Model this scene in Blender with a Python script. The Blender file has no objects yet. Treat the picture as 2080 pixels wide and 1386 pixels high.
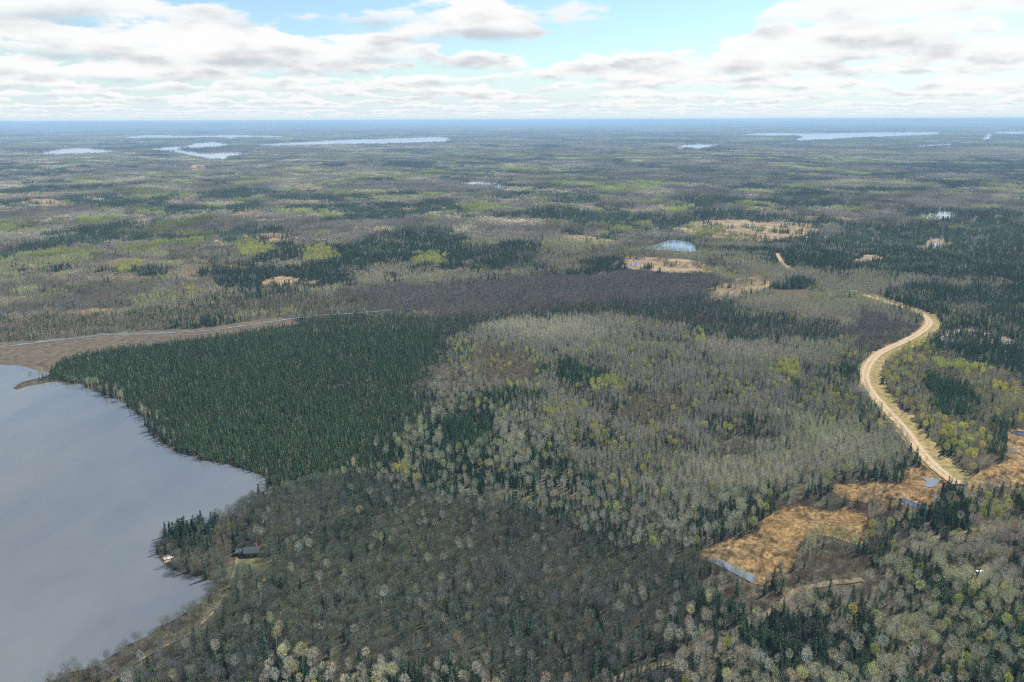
import bpy, bmesh, math, random
import numpy as np
from mathutils import Matrix, Vector
from mathutils.geometry import delaunay_2d_cdt

random.seed(7)
rng = np.random.default_rng(11)
R = math.radians
scene = bpy.context.scene
C = scene.collection

# ---------------------------------------------------------------- camera
CAM_H = 180.0                      # a drone about 180 m above the bog
FOC = 1618.0                       # focal length in pixels of a 2080 px wide frame
PITCH = math.atan((693.0 - 243.5) / FOC)
ROLL = R(0.20)
_f = Vector((0, math.cos(PITCH), -math.sin(PITCH)))
_r0 = Vector((1, 0, 0))
_u0 = Vector((0, math.sin(PITCH), math.cos(PITCH)))
_r = _r0 * math.cos(ROLL) - _u0 * math.sin(ROLL)
_u = _u0 * math.cos(ROLL) + _r0 * math.sin(ROLL)
cam_data = bpy.data.cameras.new('camera')
cam_data.sensor_width = 36.0
cam_data.lens = 36.0 * FOC / 2080.0
cam_data.clip_start = 1.0
cam_data.clip_end = 200000.0
cam = bpy.data.objects.new('camera', cam_data)
C.objects.link(cam)
cam.matrix_world = Matrix(((_r.x, _u.x, -_f.x, 0), (_r.y, _u.y, -_f.y, 0), (_r.z, _u.z, -_f.z, CAM_H), (0, 0, 0, 1)))
scene.camera = cam

# ---------------------------------------------------------------- exposure, sampling
vs = scene.view_settings
vs.view_transform = 'Standard'
vs.look = 'None'
vs.exposure = 0.68
vs.gamma = 1.0
vs.use_curve_mapping = False
scene.cycles.max_bounces = 4
scene.cycles.diffuse_bounces = 3
scene.cycles.glossy_bounces = 2
scene.cycles.transmission_bounces = 2
scene.cycles.volume_bounces = 0
scene.cycles.transparent_max_bounces = 4
scene.cycles.caustics_reflective = False
scene.cycles.caustics_refractive = False
scene.cycles.use_denoising = False
scene.cycles.filter_width = 1.15

# ---------------------------------------------------------------- sun and sky
SUN_EL, SUN_AZ = R(48), R(52)       # high, ahead and to the right
sun_data = bpy.data.lights.new('sun', 'SUN')
sun_data.energy = 5.0
sun_data.angle = R(0.6)
sun_data.color = (1.0, 0.965, 0.91)
sun = bpy.data.objects.new('sun', sun_data)
C.objects.link(sun)
_sd = Vector((math.sin(SUN_AZ) * math.cos(SUN_EL), math.cos(SUN_AZ) * math.cos(SUN_EL), math.sin(SUN_EL)))
sun.rotation_euler = _sd.to_track_quat('Z', 'Y').to_euler()
sun.location = (0, 0, 400)


class NG:
    """small helper for wiring shader nodes"""
    def __init__(self, tree):
        self.t = tree

    def node(self, typ, **kw):
        n = self.t.nodes.new(typ)
        for k, v in kw.items():
            setattr(n, k, v)
        return n

    def put(self, sock, val):
        if isinstance(val, bpy.types.NodeSocket):
            self.t.links.new(val, sock)
        else:
            sock.default_value = val

    def m(self, op, a, b=None, c=None, clamp=False):
        n = self.node('ShaderNodeMath', operation=op, use_clamp=clamp)
        for i, v in enumerate((a, b, c)):
            if v is not None:
                self.put(n.inputs[i], v)
        return n.outputs[0]

    def xyz(self, x, y, z=0.0):
        n = self.node('ShaderNodeCombineXYZ')
        for i, v in enumerate((x, y, z)):
            self.put(n.inputs[i], v)
        return n.outputs[0]

    def noise(self, vec, scale=1.0, detail=3.0, rough=0.5, dim='3D', dist=0.0, w=None):
        n = self.node('ShaderNodeTexNoise', noise_dimensions=dim)
        if dim == '1D':
            self.put(n.inputs['W'], w)
        else:
            self.put(n.inputs['Vector'], vec)
        self.put(n.inputs['Scale'], scale)
        n.inputs['Detail'].default_value = detail
        n.inputs['Roughness'].default_value = rough
        n.inputs['Distortion'].default_value = dist
        return n.outputs['Fac']

    def smooth(self, x, lo, hi, out_lo=0.0, out_hi=1.0):
        n = self.node('ShaderNodeMapRange', interpolation_type='SMOOTHSTEP')
        self.put(n.inputs['Value'], x)
        for k, v in (('From Min', lo), ('From Max', hi), ('To Min', out_lo), ('To Max', out_hi)):
            self.put(n.inputs[k], v)
        return n.outputs['Result']

    def mix(self, fac, a, b, blend='MIX'):
        n = self.node('ShaderNodeMix', data_type='RGBA', blend_type=blend)
        self.put(n.inputs[0], fac)
        for i, v in ((6, a), (7, b)):
            self.put(n.inputs[i], v if isinstance(v, bpy.types.NodeSocket) else (v[0], v[1], v[2], 1.0))
        return n.outputs[2]


world = bpy.data.worlds.new('World')
scene.world = world
world.use_nodes = True
wt = world.node_tree
wt.nodes.clear()
SKY_STRENGTH = 0.08
S = 0.66 / SKY_STRENGTH      # cloud brightness at this exposure


def clear_sky(g, tc_out):
    """Nishita daylight with its colour, and the elevation and azimuth of the view in degrees"""
    sky_n = g.node('ShaderNodeTexSky', sky_type='NISHITA', sun_disc=False)
    sky_n.sun_elevation = SUN_EL
    sky_n.sun_rotation = SUN_AZ
    sky_n.altitude = 300.0
    sky_n.air_density = 1.0
    sky_n.dust_density = 0.6
    sky_n.ozone_density = 2.2
    g.put(sky_n.inputs[0], tc_out)
    sep = g.node('ShaderNodeSeparateXYZ')
    g.put(sep.inputs[0], tc_out)
    sx, sy, sz = sep.outputs
    el = g.m('MULTIPLY', g.m('ARCSINE', sz), 180.0 / math.pi)
    az = g.m('MULTIPLY', g.m('ARCTAN2', sx, sy), 180.0 / math.pi)
    base = g.mix(1.0, sky_n.outputs[0], (1.0, 1.16, 1.20), 'MULTIPLY')
    return base, el, az, sx, sy, sz


# the upper sky: clear air with broken cloud seen from below
g = NG(wt)
tc = g.node('ShaderNodeTexCoord')
col, EL, AZ, sx, sy, sz = clear_sky(g, tc.outputs['Generated'])
hz = g.m('MAXIMUM', sz, 0.1)
pn = g.noise(g.xyz(g.m('DIVIDE', sx, hz), g.m('DIVIDE', sy, hz), 4.2), 0.9, 3.0, 0.55, '2D')
col = g.mix(g.smooth(pn, 0.44, 0.60), col, (0.52 * S, 0.54 * S, 0.58 * S))
bg = g.node('ShaderNodeBackground')
bg.inputs['Strength'].default_value = SKY_STRENGTH
wt.links.new(col, bg.inputs['Color'])
wo = g.node('ShaderNodeOutputWorld')
wt.links.new(bg.outputs[0], wo.inputs['Surface'])
world.cycles.sampling_method = 'MANUAL'
world.cycles.sample_map_resolution = 512

# the low sky all round the horizon: a dome band 90 km out with rows of fair-weather cumulus
sky_mat = bpy.data.materials.new('low_sky_with_cumulus')
sky_mat.use_nodes = True
wt = sky_mat.node_tree
wt.nodes.clear()
sky_mat.cycles.emission_sampling = 'NONE'
g = NG(wt)
geo = g.node('ShaderNodeNewGeometry')
vn = g.node('ShaderNodeVectorMath', operation='SUBTRACT')
g.put(vn.inputs[0], geo.outputs['Position'])
vn.inputs[1].default_value = (0, 0, CAM_H)
vm = g.node('ShaderNodeVectorMath', operation='NORMALIZE')
g.put(vm.inputs[0], vn.outputs[0])
col, EL, AZ, sx, sy, sz = clear_sky(g, vm.outputs[0])
veil = g.m('POWER', g.smooth(EL, -0.4, 5.0, 1.0, 0.12), 1.1)
col = g.mix(veil, col, (0.72 * S, 0.83 * S, 0.875 * S))
# far to near: flat grey bases, puffed bright tops
ROWS = [0.28, 0.42, 0.62, 0.88, 1.2, 1.6, 2.1, 2.7, 3.4, 4.2, 5.2, 6.6]
for k, b in enumerate(ROWS):
    s1 = 3.1 + k * 17.37
    thick = 0.22 + 0.11 * min(1.0, b / 4.0)
    cov = g.noise(None, 1.0, 1.5, 0.5, '1D', w=g.m('MULTIPLY_ADD', AZ, 0.25 / b, s1))
    cov2 = g.noise(None, 1.0, 2.0, 0.5, '1D', w=g.m('MULTIPLY_ADD', AZ, 0.11 / b + 0.012, s1 + 5.5))
    base = g.m('MULTIPLY', g.m('MULTIPLY_ADD', cov2, 0.7, 0.62), b)
    t = g.m('DIVIDE', g.m('SUBTRACT', EL, base), thick * b)
    n = g.noise(g.xyz(g.m('MULTIPLY_ADD', AZ, 0.95 / b, s1), g.m('MULTIPLY', EL, 3.1 / b), s1), 1.0, 5.0, 0.56, '2D')
    d = g.m('MULTIPLY_ADD', cov, 2.3, -0.80)
    if b > 3.8:                        # the clear gap right of the middle
        gap = g.m('MULTIPLY', g.smooth(AZ, -2.0, 2.5), g.smooth(AZ, 13.0, 18.0, 1.0, 0.0))
        d = g.m('SUBTRACT', d, g.m('MULTIPLY', gap, 0.75 if b > 4.8 else 0.4))
    d = g.m('MULTIPLY_ADD', n, 1.5, g.m('ADD', d, -0.62))
    d = g.m('SUBTRACT', d, g.m('MULTIPLY', g.m('MAXIMUM', t, 0.0), 0.62))
    body = g.smooth(d, 0.0, 0.20)
    foot = g.smooth(g.m('MULTIPLY_ADD', g.m('SUBTRACT', n, 0.5), 1.0, t), -0.55, 0.10)
    mask = g.m('MULTIPLY', body, foot)
    lit = g.m('ADD', g.m('MULTIPLY', t, 0.8), g.m('MULTIPLY', g.m('SUBTRACT', n, 0.46), -1.7))
    lit = g.m('SUBTRACT', lit, g.m('MULTIPLY', d, 0.18))
    far = max(0.0, 1.0 - b / 4.5)
    gr = (0.56 + 0.13 * far, 0.585 + 0.155 * far, 0.62 + 0.16 * far)
    shade = g.smooth(lit, -0.75, 0.04)
    ccol = g.mix(shade, tuple(c * S for c in gr), (0.94 * S, 0.94 * S, 0.935 * S))
    mask = g.m('MULTIPLY', mask, min(0.97, 0.62 + b * 0.20))
    col = g.mix(mask, col, ccol)
em = g.node('ShaderNodeEmission')
em.inputs['Strength'].default_value = SKY_STRENGTH
wt.links.new(col, em.inputs['Color'])
mo = g.node('ShaderNodeOutputMaterial')
wt.links.new(em.outputs[0], mo.inputs['Surface'])

SKY_R = 90000.0
_v, _fc = [], []
_els = [-1.2, 0.0, 2.0, 4.0, 6.0, 8.0, 10.0]
for e in _els:
    for i in range(144):
        a = 2 * math.pi * i / 144
        _v.append((SKY_R * math.sin(a), SKY_R * math.cos(a), CAM_H + SKY_R * math.tan(R(e))))
for j in range(len(_els) - 1):
    for i in range(144):
        i2 = (i + 1) % 144
        _fc.append((j * 144 + i, (j + 1) * 144 + i, (j + 1) * 144 + i2, j * 144 + i2))
_me = bpy.data.meshes.new('sky')
_me.from_pydata(_v, [], _fc)
_me.materials.append(sky_mat)
sky = bpy.data.objects.new('sky', _me)
C.objects.link(sky)
sky['kind'] = 'structure'
sky['label'] = 'pale blue sky with rows of white cumulus clouds'

# ---------------------------------------------------------------- from the picture plane to the ground
def ray(px, py):
    u = (np.asarray(px, float) - 1040.0) / FOC
    v = (693.0 - np.asarray(py, float)) / FOC
    x = _f.x + u * _r.x + v * _u.x
    y = _f.y + u * _r.y + v * _u.y
    z = _f.z + u * _r.z + v * _u.z
    return x, y, z


def ground(px, py, z=0.0):
    x, y, dz = ray(px, py)
    dz = np.minimum(dz, -0.0035)
    t = (z - CAM_H) / dz
    return x * t, y * t


def project(X, Y, Z):
    dx, dy, dz = X, Y, Z - CAM_H
    w = dx * _f.x + dy * _f.y + dz * _f.z
    u = (dx * _r.x + dy * _r.y + dz * _r.z) / w
    v = (dx * _u.x + dy * _u.y + dz * _u.z) / w
    return 1040.0 + u * FOC, 693.0 - v * FOC, w


def inside(px, py, poly):
    """vectorised point in polygon"""
    px = np.asarray(px, float)
    py = np.asarray(py, float)
    res = np.zeros(px.shape, bool)
    xs = [p[0] for p in poly]
    ys = [p[1] for p in poly]
    box = (px >= min(xs)) & (px <= max(xs)) & (py >= min(ys)) & (py <= max(ys))
    if not box.any():
        return res
    qx, qy = px[box], py[box]
    r = np.zeros(qx.shape, bool)
    n = len(poly)
    j = n - 1
    for i in range(n):
        xi, yi = poly[i]
        xj, yj = poly[j]
        if yi != yj:
            c = ((yi > qy) != (yj > qy)) & (qx < (xj - xi) * (qy - yi) / (yj - yi) + xi)
            r ^= c
        j = i
    res[box] = r
    return res


def hash2(ix, iy, seed):
    h = (ix.astype(np.int64) * 374761393 + iy.astype(np.int64) * 668265263 + seed * 1442695041) & 0xFFFFFFFF
    h = ((h ^ (h >> 13)) * 1274126177) & 0xFFFFFFFF
    h = h ^ (h >> 16)
    return (h & 0xFFFFFF) / float(0x1000000)


def vnoise(x, y, seed):
    ix, iy = np.floor(x), np.floor(y)
    fx, fy = x - ix, y - iy
    fx = fx * fx * (3 - 2 * fx)
    fy = fy * fy * (3 - 2 * fy)
    a = hash2(ix, iy, seed)
    b = hash2(ix + 1, iy, seed)
    c = hash2(ix, iy + 1, seed)
    d = hash2(ix + 1, iy + 1, seed)
    return a + (b - a) * fx + (c - a) * fy + (a - b - c + d) * fx * fy


def fbm(x, y, seed, octaves=4, gain=0.5):
    tot, amp, norm = 0.0, 1.0, 0.0
    for o in range(octaves):
        tot = tot + amp * vnoise(x, y, seed + o * 31)
        norm += amp
        amp *= gain
        x, y = x * 2.03 + 17.1, y * 2.03 + 9.7
    return tot / norm


def sstep(x, a, b):
    t = np.clip((x - a) / (b - a), 0, 1)
    return t * t * (3 - 2 * t)


# ---------------------------------------------------------------- outlines (photo pixels, turned into ground metres)
def lower_shift(poly, tree_h):
    """a near shore hidden behind its trees lies a tree's height lower in view"""
    out = []
    for (x, y) in poly:
        below = inside(np.array([x]), np.array([y + 0.7]), poly)[0]
        out.append((x, y) if below else (x, y + tree_h * max(0.0, y - 242.0) / CAM_H))
    return out


def wiggle(pts, amp, step, closed=True):
    """subdivide an outline in ground metres and give it a natural edge"""
    out = []
    n = len(pts)
    for i in range(n if closed else n - 1):
        a = np.array(pts[i])
        b = np.array(pts[(i + 1) % n])
        L = np.linalg.norm(b - a)
        k = max(1, min(40, int(L / step)))
        nrm = np.array([-(b - a)[1], (b - a)[0]]) / max(L, 1e-6)
        for j in range(k):
            s = j / k
            off = 0.0 if j == 0 else random.uniform(-1, 1) * min(amp, L * 0.12)
            out.append(tuple(a + (b - a) * s + nrm * off))
    if not closed:
        out.append(tuple(pts[-1]))
    return out


def to_ground(poly, z=0.0):
    return [tuple(float(c) for c in ground(x, y, z)) for x, y in poly]


LAKE = [(-900, 640), (-300, 705), (0, 727), (40, 733), (75, 741), (103, 756), (98, 764), (80, 769), (55, 775), (27, 789), (33, 793),
        (60, 785), (100, 777), (125, 776), (165, 781), (195, 797), (240, 815), (270, 833), (292, 852), (300, 872), (318, 894),
        (345, 912), (385, 926), (430, 940), (480, 951), (515, 961), (535, 970), (545, 983), (541, 996), (520, 1012), (495, 1032),
        (462, 1052), (420, 1068), (370, 1080), (335, 1090), (319, 1106), (318, 1124), (326, 1140), (342, 1154), (366, 1166),
        (400, 1174), (432, 1180), (440, 1190), (428, 1208), (385, 1240), (325, 1276), (262, 1312), (222, 1338), (208, 1346),
        (228, 1360), (232, 1372), (200, 1356), (150, 1366), (95, 1392), (20, 1440), (-200, 1560), (-900, 1700)]
FAR_LAKES = {
    'narrow far lake left of the winding lake': [(72, 309), (100, 306), (160, 300), (233, 302), (232, 307), (150, 309), (90, 311)],
    'winding far lake with a narrow bend on the left': [(290, 302), (330, 299), (375, 296), (398, 290), (440, 288), (474, 291), (440, 296), (400, 298),
                                          (372, 303), (380, 308), (420, 311), (465, 309), (530, 309), (470, 313), (460, 320), (425, 319),
                                          (390, 313), (360, 307), (330, 303)],
    'thin strip of lake behind the winding lake': [(255, 276), (300, 274), (400, 276), (470, 274), (570, 274), (570, 278), (490, 278), (465, 281), (445, 278), (350, 279), (260, 280)],
    'long bright far lake left of centre': [(508, 291), (600, 289), (690, 284), (760, 282), (900, 278), (912, 284), (860, 288), (700, 291), (560, 294)],
    'broad far lake with a small wooded island on the right': [(1490, 272), (1560, 270), (1650, 271), (1750, 269), (1900, 268), (1904, 272), (1840, 275), (1740, 278), (1680, 282), (1615, 284),
                                                  (1622, 277), (1560, 275)],
    'small far lake in front of the broad lake': [(1365, 297), (1400, 293), (1455, 290), (1455, 295), (1420, 299)],
    'sliver of far lake below the broad lake': [(1858, 292), (1930, 288), (1930, 291), (1865, 295)],
    'far lake cut by the right edge of the frame': [(2028, 266), (2140, 265), (2140, 271), (2030, 271)],
    'tiny far lake near the right edge': [(1982, 271), (2016, 270), (2014, 281), (1992, 281), (2000, 274)],
    'pair of ponds in the far woods on the right': [(1868, 434), (1932, 431), (1936, 441), (1874, 443)],
    'blue beaver pond beyond the spruce swamp': [(1308, 501), (1345, 494), (1360, 489), (1400, 492), (1414, 500), (1411, 509), (1370, 506), (1330, 504)],
    'white pool on the far bog stream': [(1003, 378), (1018, 375), (1030, 379), (1016, 383)],
    'thin white reach of the far bog stream': [(935, 371), (970, 369), (1012, 371), (1012, 373), (960, 374)],
    'small bright pool in the tan bog on the right': [(1888, 492), (1912, 490), (1908, 496), (1890, 497)],
}
PUDDLES = {
    'pale channel along the edge of the orange marsh': [(1434, 1138), (1452, 1135), (1462, 1137), (1500, 1157), (1532, 1171), (1530, 1185), (1516, 1180), (1490, 1166), (1455, 1149)],
    'deep blue pool in the marsh below the road': [(1824, 1015), (1838, 1014), (1862, 1024), (1882, 1030), (1880, 1039), (1858, 1035), (1842, 1026)],
    'bright pool beside the end of the gravel road': [(1866, 968), (1878, 973), (1906, 975), (1904, 984), (1893, 992), (1876, 988), (1882, 980)],
    'narrow pond at the right edge of the frame': [(2052, 880), (2070, 877), (2130, 880), (2130, 886), (2080, 888)],
    'small blue pool past the end of the road': [(1950, 981), (1963, 980), (1966, 985), (1954, 987)],
    'white puddle in the tan bog beyond the swamp': [(1282, 536), (1296, 535), (1298, 539), (1284, 540)],
}
MARSH = {
    'orange sedge marsh crossed by faint game trails': [(1416, 1132), (1440, 1112), (1480, 1097), (1535, 1086), (1546, 1060), (1575, 1040), (1600, 1030), (1640, 1029), (1690, 1040), (1722, 1030),
                                   (1755, 1044), (1766, 1070), (1762, 1098), (1740, 1108), (1690, 1092), (1650, 1088), (1622, 1108), (1616, 1140), (1592, 1168),
                                   (1562, 1190), (1532, 1186), (1500, 1168), (1455, 1148), (1432, 1140)],
    'rough tan marsh around the blue pool below the road': [(1686, 985), (1735, 984), (1790, 980), (1826, 985), (1834, 962), (1826, 955), (1872, 948), (1900, 962), (1925, 985), (1915, 1000), (1905, 1012),
                                           (1888, 1040), (1840, 1044), (1790, 1036), (1770, 1024), (1735, 1020), (1706, 1010)],
    'golden marsh at the right edge of the frame': [(2046, 880), (2078, 871), (2150, 866), (2150, 985), (2080, 988), (2040, 968), (1990, 978), (1960, 976), (1990, 958), (2030, 944), (2058, 930), (2042, 905)],
    'tan bog opening beyond the spruce swamp': [(1252, 528), (1275, 521), (1330, 523), (1400, 528), (1452, 536), (1448, 545), (1380, 547), (1300, 542), (1268, 536)],
    'tan bog opening with a lone dark spruce': [(1428, 580), (1480, 576), (1500, 566), (1545, 562), (1566, 567), (1556, 578), (1515, 590), (1470, 600), (1440, 598), (1456, 588)],
    'bright tan clearing far among grey woods': [(528, 573), (548, 565), (580, 562), (648, 561), (640, 568), (585, 572), (545, 580)],
    'wide cut-over clearing beyond the beaver pond': [(1385, 462), (1420, 450), (1500, 447), (1560, 452), (1648, 455), (1660, 468), (1600, 476), (1545, 486), (1480, 480), (1420, 474)],
    'thin tan opening left of the beaver pond': [(1135, 480), (1165, 477), (1252, 483), (1250, 490), (1190, 488)],
    'pale opening in the hardwoods left of centre': [(512, 480), (540, 474), (604, 473), (598, 482), (545, 486)],
    'small pale opening above the hardwoods': [(470, 432), (500, 427), (540, 430), (520, 437), (480, 437)],
    'tan field near the left edge': [(40, 407), (90, 404), (150, 409), (140, 415), (60, 414)],
    'long pale field at the left edge': [(-40, 397), (60, 391), (160, 387), (150, 392), (40, 399), (-40, 402)],
    'sandy clearing in the middle distance': [(596, 378), (620, 372), (655, 377), (640, 384), (610, 385)],
    'bare gravel knoll in the far woods': [(384, 340), (396, 334), (416, 335), (418, 341), (400, 344)],
    'tan bog right of the far pond': [(1880, 494), (1900, 486), (1935, 486), (1925, 497), (1890, 501), (1872, 500)],
    'pale shoulder opening in the pines': [(1725, 525), (1760, 518), (1800, 516), (1795, 523), (1745, 530)],
    'slash-strewn clearing right of the road bend': [(1906, 673), (1950, 668), (2010, 676), (2060, 680), (2052, 688), (1990, 686), (1935, 684), (1910, 682)],
    'brown sedge fringe along the bog stream': [(-60, 703), (60, 694), (200, 679), (320, 671), (420, 666), (560, 647), (600, 643), (600, 650), (430, 675), (330, 688), (220, 702), (130, 722),
                                    (100, 742), (70, 738), (30, 729), (-60, 722)],
    'yellow lawn and drive around the white truck': [(1868, 1142), (1900, 1147), (1940, 1158), (1990, 1152), (2008, 1160), (2002, 1178), (1968, 1180), (1925, 1174), (1885, 1164)],
    'small grassy yard in front of the cabin': [(478, 1134), (505, 1131), (535, 1136), (560, 1148), (530, 1166), (490, 1168)],
}
STREAM = [(-40, 712), (5, 706), (60, 699), (115, 692), (165, 688), (195, 683), (215, 681), (280, 680), (330, 678), (370, 676), (430, 672), (500, 662),
          (600, 648), (660, 641), (740, 636), (790, 631)]
ROAD = [(1578, 516), (1588, 534), (1606, 550), (1640, 566), (1700, 584), (1752, 600), (1790, 612), (1840, 628), (1874, 642), (1887, 655), (1878, 670), (1848, 690), (1808, 708), (1780, 724),
        (1762, 746), (1757, 770), (1768, 796), (1794, 828), (1822, 858), (1846, 886), (1864, 912), (1888, 940), (1918, 966), (1946, 986)]
TRACKS = {
    'dirt track leading down through the woods below the marsh': [(1470, 1292), (1520, 1270), (1560, 1248), (1592, 1222), (1618, 1202), (1680, 1187), (1752, 1179)],
    'overgrown track along the lake shore to the cabin': [(215, 1400), (262, 1358), (320, 1322), (385, 1288), (432, 1246), (462, 1200), (476, 1160), (482, 1136)],
    'sandy track at the bottom of the frame': [(1200, 1400), (1262, 1376), (1330, 1354), (1392, 1336)],
    'sandy drive cutting through woods at the right edge': [(1900, 1094), (1940, 1084), (1985, 1076), (2040, 1072), (2120, 1064)],
    'pale track crossing the golden marsh': [(2030, 900), (2056, 912), (2080, 926), (2130, 952)],
    'pale trail through the cut-over clearing': [(1400, 452), (1436, 458), (1470, 468), (1492, 478)],
    'pale road seen far off in the pines': [(1960, 478), (2010, 471), (2100, 468)],
}

def round_off(poly, n=4):
    """closed outline run through a smooth curve"""
    P_ = [np.array(p, float) for p in poly]
    out, m_ = [], len(P_)
    for i in range(m_):
        a, b, c, d = P_[i - 1], P_[i], P_[(i + 1) % m_], P_[(i + 2) % m_]
        for j in range(n):
            t = j / n
            out.append(tuple(0.5 * ((2 * b) + (-a + c) * t + (2 * a - 5 * b + 4 * c - d) * t * t + (-a + 3 * b - 3 * c + d) * t ** 3)))
    return out


LAKE_W = wiggle(to_ground(LAKE), 1.6, 5.0)
FAR_W = {k: wiggle(round_off(to_ground(lower_shift(v, 14.0 if max(q[1] for q in v) < 330 else 3.0)), 3), 6.0, 25.0) for k, v in FAR_LAKES.items()}
PUDDLE_W = {k: wiggle(round_off(to_ground(v)), 0.5, 1.0) for k, v in PUDDLES.items()}
MARSH_W = {k: wiggle(round_off(to_ground(v if min(q[1] for q in v) > 900 else lower_shift(v, 5.0)), 3), 2.2, 3.0) for k, v in MARSH.items()}


def smooth_line(pts, n=6):
    pts = [np.array(p, float) for p in pts]
    P = [2 * pts[0] - pts[1]] + pts + [2 * pts[-1] - pts[-2]]
    out = []
    for i in range(1, len(P) - 2):
        for j in range(n):
            t = j / n
            a, b, c, d = P[i - 1], P[i], P[i + 1], P[i + 2]
            out.append(0.5 * ((2 * b) + (-a + c) * t + (2 * a - 5 * b + 4 * c - d) * t * t + (-a + 3 * b - 3 * c + d) * t ** 3))
    out.append(pts[-1])
    return out


ROAD_W = smooth_line(to_ground(ROAD[5:]), 8)
ROAD_FAR_W = smooth_line(to_ground(ROAD[:3]), 8)
STREAM_W = smooth_line(to_ground(STREAM), 8)
TRACK_W = {k: smooth_line(to_ground(v), 6) for k, v in TRACKS.items()}


def line_dist(X, Y, line):
    """distance to a polyline and the side (positive on its left)"""
    best = np.full(X.shape, 1e9)
    side = np.zeros(X.shape)
    for a, b in zip(line[:-1], line[1:]):
        ax, ay = a
        dx, dy = b[0] - ax, b[1] - ay
        L2 = dx * dx + dy * dy + 1e-9
        t = np.clip(((X - ax) * dx + (Y - ay) * dy) / L2, 0, 1)
        ex, ey = X - ax - t * dx, Y - ay - t * dy
        dd = np.hypot(ex, ey)
        k = dd < best
        best = np.where(k, dd, best)
        side = np.where(k, dx * (Y - ay) - dy * (X - ax), side)
    return best, side


# ---------------------------------------------------------------- terrain height on a polar sheet
NR, TH0, TH1 = 300, R(-46), R(46)
r_ring = np.concatenate([[1.0, 40.0], np.geomspace(90.0, 42000.0, NR)])
th_in = np.linspace(TH0, TH1, 361)
th_out = np.linspace(TH1, 2 * math.pi + TH0, 60)[1:-1]
th_all = np.concatenate([th_in, th_out])
RR, TT = np.meshgrid(r_ring, th_all, indexing='ij')
GX, GY = RR * np.sin(TT), RR * np.cos(TT)


def poly_dist(X, Y, poly):
    d, _ = line_dist(X, Y, list(poly) + [poly[0]])
    return np.where(inside(X, Y, poly), 0.0, d)


amp = 4.0 * sstep(RR, 750, 1600) + 9.0 * sstep(RR, 1600, 5000) + 8.0 * sstep(RR, 5000, 14000)
relief = amp * (2 * fbm(GX / 900.0, GY / 900.0, 5, 4) - 1) * 1.5
relief += 150.0 * sstep(RR, 16000, 34000) * np.clip(2.0 * fbm(GX / 7000.0, GY / 7000.0, 77, 4) - 0.62, 0, 1)
flat = np.ones_like(RR)
for polys in (FAR_W, MARSH_W):
    for poly in polys.values():
        P = np.array(poly)
        c = P.mean(0)
        rad = np.hypot(*(P - c).T).max()
        reach = 60 + 0.10 * np.hypot(*c)
        near = np.hypot(GX - c[0], GY - c[1]) < rad + reach
        if near.any():
            simp = to_ground(list(FAR_LAKES.values())[0]) if False else poly[::max(1, len(poly) // 40)]
            dd = poly_dist(GX[near], GY[near], simp)
            flat[near] = np.minimum(flat[near], sstep(dd, 0.15 * reach, reach))
rd, _ = line_dist(GX[(RR < 1400)], GY[(RR < 1400)], ROAD_W)
flat[RR < 1400] = np.minimum(flat[RR < 1400], sstep(rd, 20, 120))
GZ = np.minimum(relief * flat, 150.0)


def terrain(X, Y):
    r = np.hypot(X, Y)
    th = np.arctan2(X, Y)
    fi = np.interp(np.log(np.maximum(r, 1.0)), np.log(r_ring), np.arange(len(r_ring)))
    fj = np.clip((th - TH0) / (TH1 - TH0) * 360.0, 0, 359.999)
    i = np.minimum(fi.astype(int), len(r_ring) - 2)
    j = fj.astype(int)
    a, b = fi - i, fj - j
    return (GZ[i, j] * (1 - a) * (1 - b) + GZ[i + 1, j] * a * (1 - b) + GZ[i, j + 1] * (1 - a) * b + GZ[i + 1, j + 1] * a * b)


# ---------------------------------------------------------------- materials
def new_mat(name):
    m = bpy.data.materials.new(name)
    m.use_nodes = True
    m.node_tree.nodes.clear()
    g = NG(m.node_tree)
    out = g.node('ShaderNodeOutputMaterial')
    return m, g, out


def position(g):
    return g.node('ShaderNodeNewGeometry').outputs['Position']


def finish(g, out, color, rough=1.0, bump=None, strength=0.4, spec=0.1):
    b = g.node('ShaderNodeBsdfPrincipled')
    g.put(b.inputs['Base Color'], color if isinstance(color, bpy.types.NodeSocket) else (*color, 1))
    g.put(b.inputs['Roughness'], rough)
    b.inputs['Specular IOR Level'].default_value = spec
    if bump is not None:
        n = g.node('ShaderNodeBump')
        n.inputs['Strength'].default_value = strength
        n.inputs['Distance'].default_value = 0.3
        g.put(n.inputs['Height'], bump)
        g.put(b.inputs['Normal'], n.outputs[0])
    g.t.links.new(b.outputs[0], out.inputs['Surface'])
    return b


def ramp(g, fac, stops):
    n = g.node('ShaderNodeValToRGB')
    while len(n.color_ramp.elements) < len(stops):
        n.color_ramp.elements.new(0.5)
    for e, (p, c) in zip(n.color_ramp.elements, stops):
        e.position = p
        e.color = (*c, 1)
    g.put(n.inputs[0], fac)
    return n.outputs[0]


def surface_mat(name, stops, scale, stops2=None, scale2=1.0, fac2=0.5, rough=1.0, bump=0.5):
    m, g, out = new_mat(name)
    p = position(g)
    n1 = g.noise(p, scale, 6, 0.62)
    c = ramp(g, n1, stops)
    if stops2:
        n2 = g.noise(p, scale2, 4, 0.6)
        c = g.mix(g.m('MULTIPLY', g.smooth(n2, 0.42, 0.62), fac2), c, ramp(g, n1, stops2))
    finish(g, out, c, rough, n1, bump)
    return m


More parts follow.
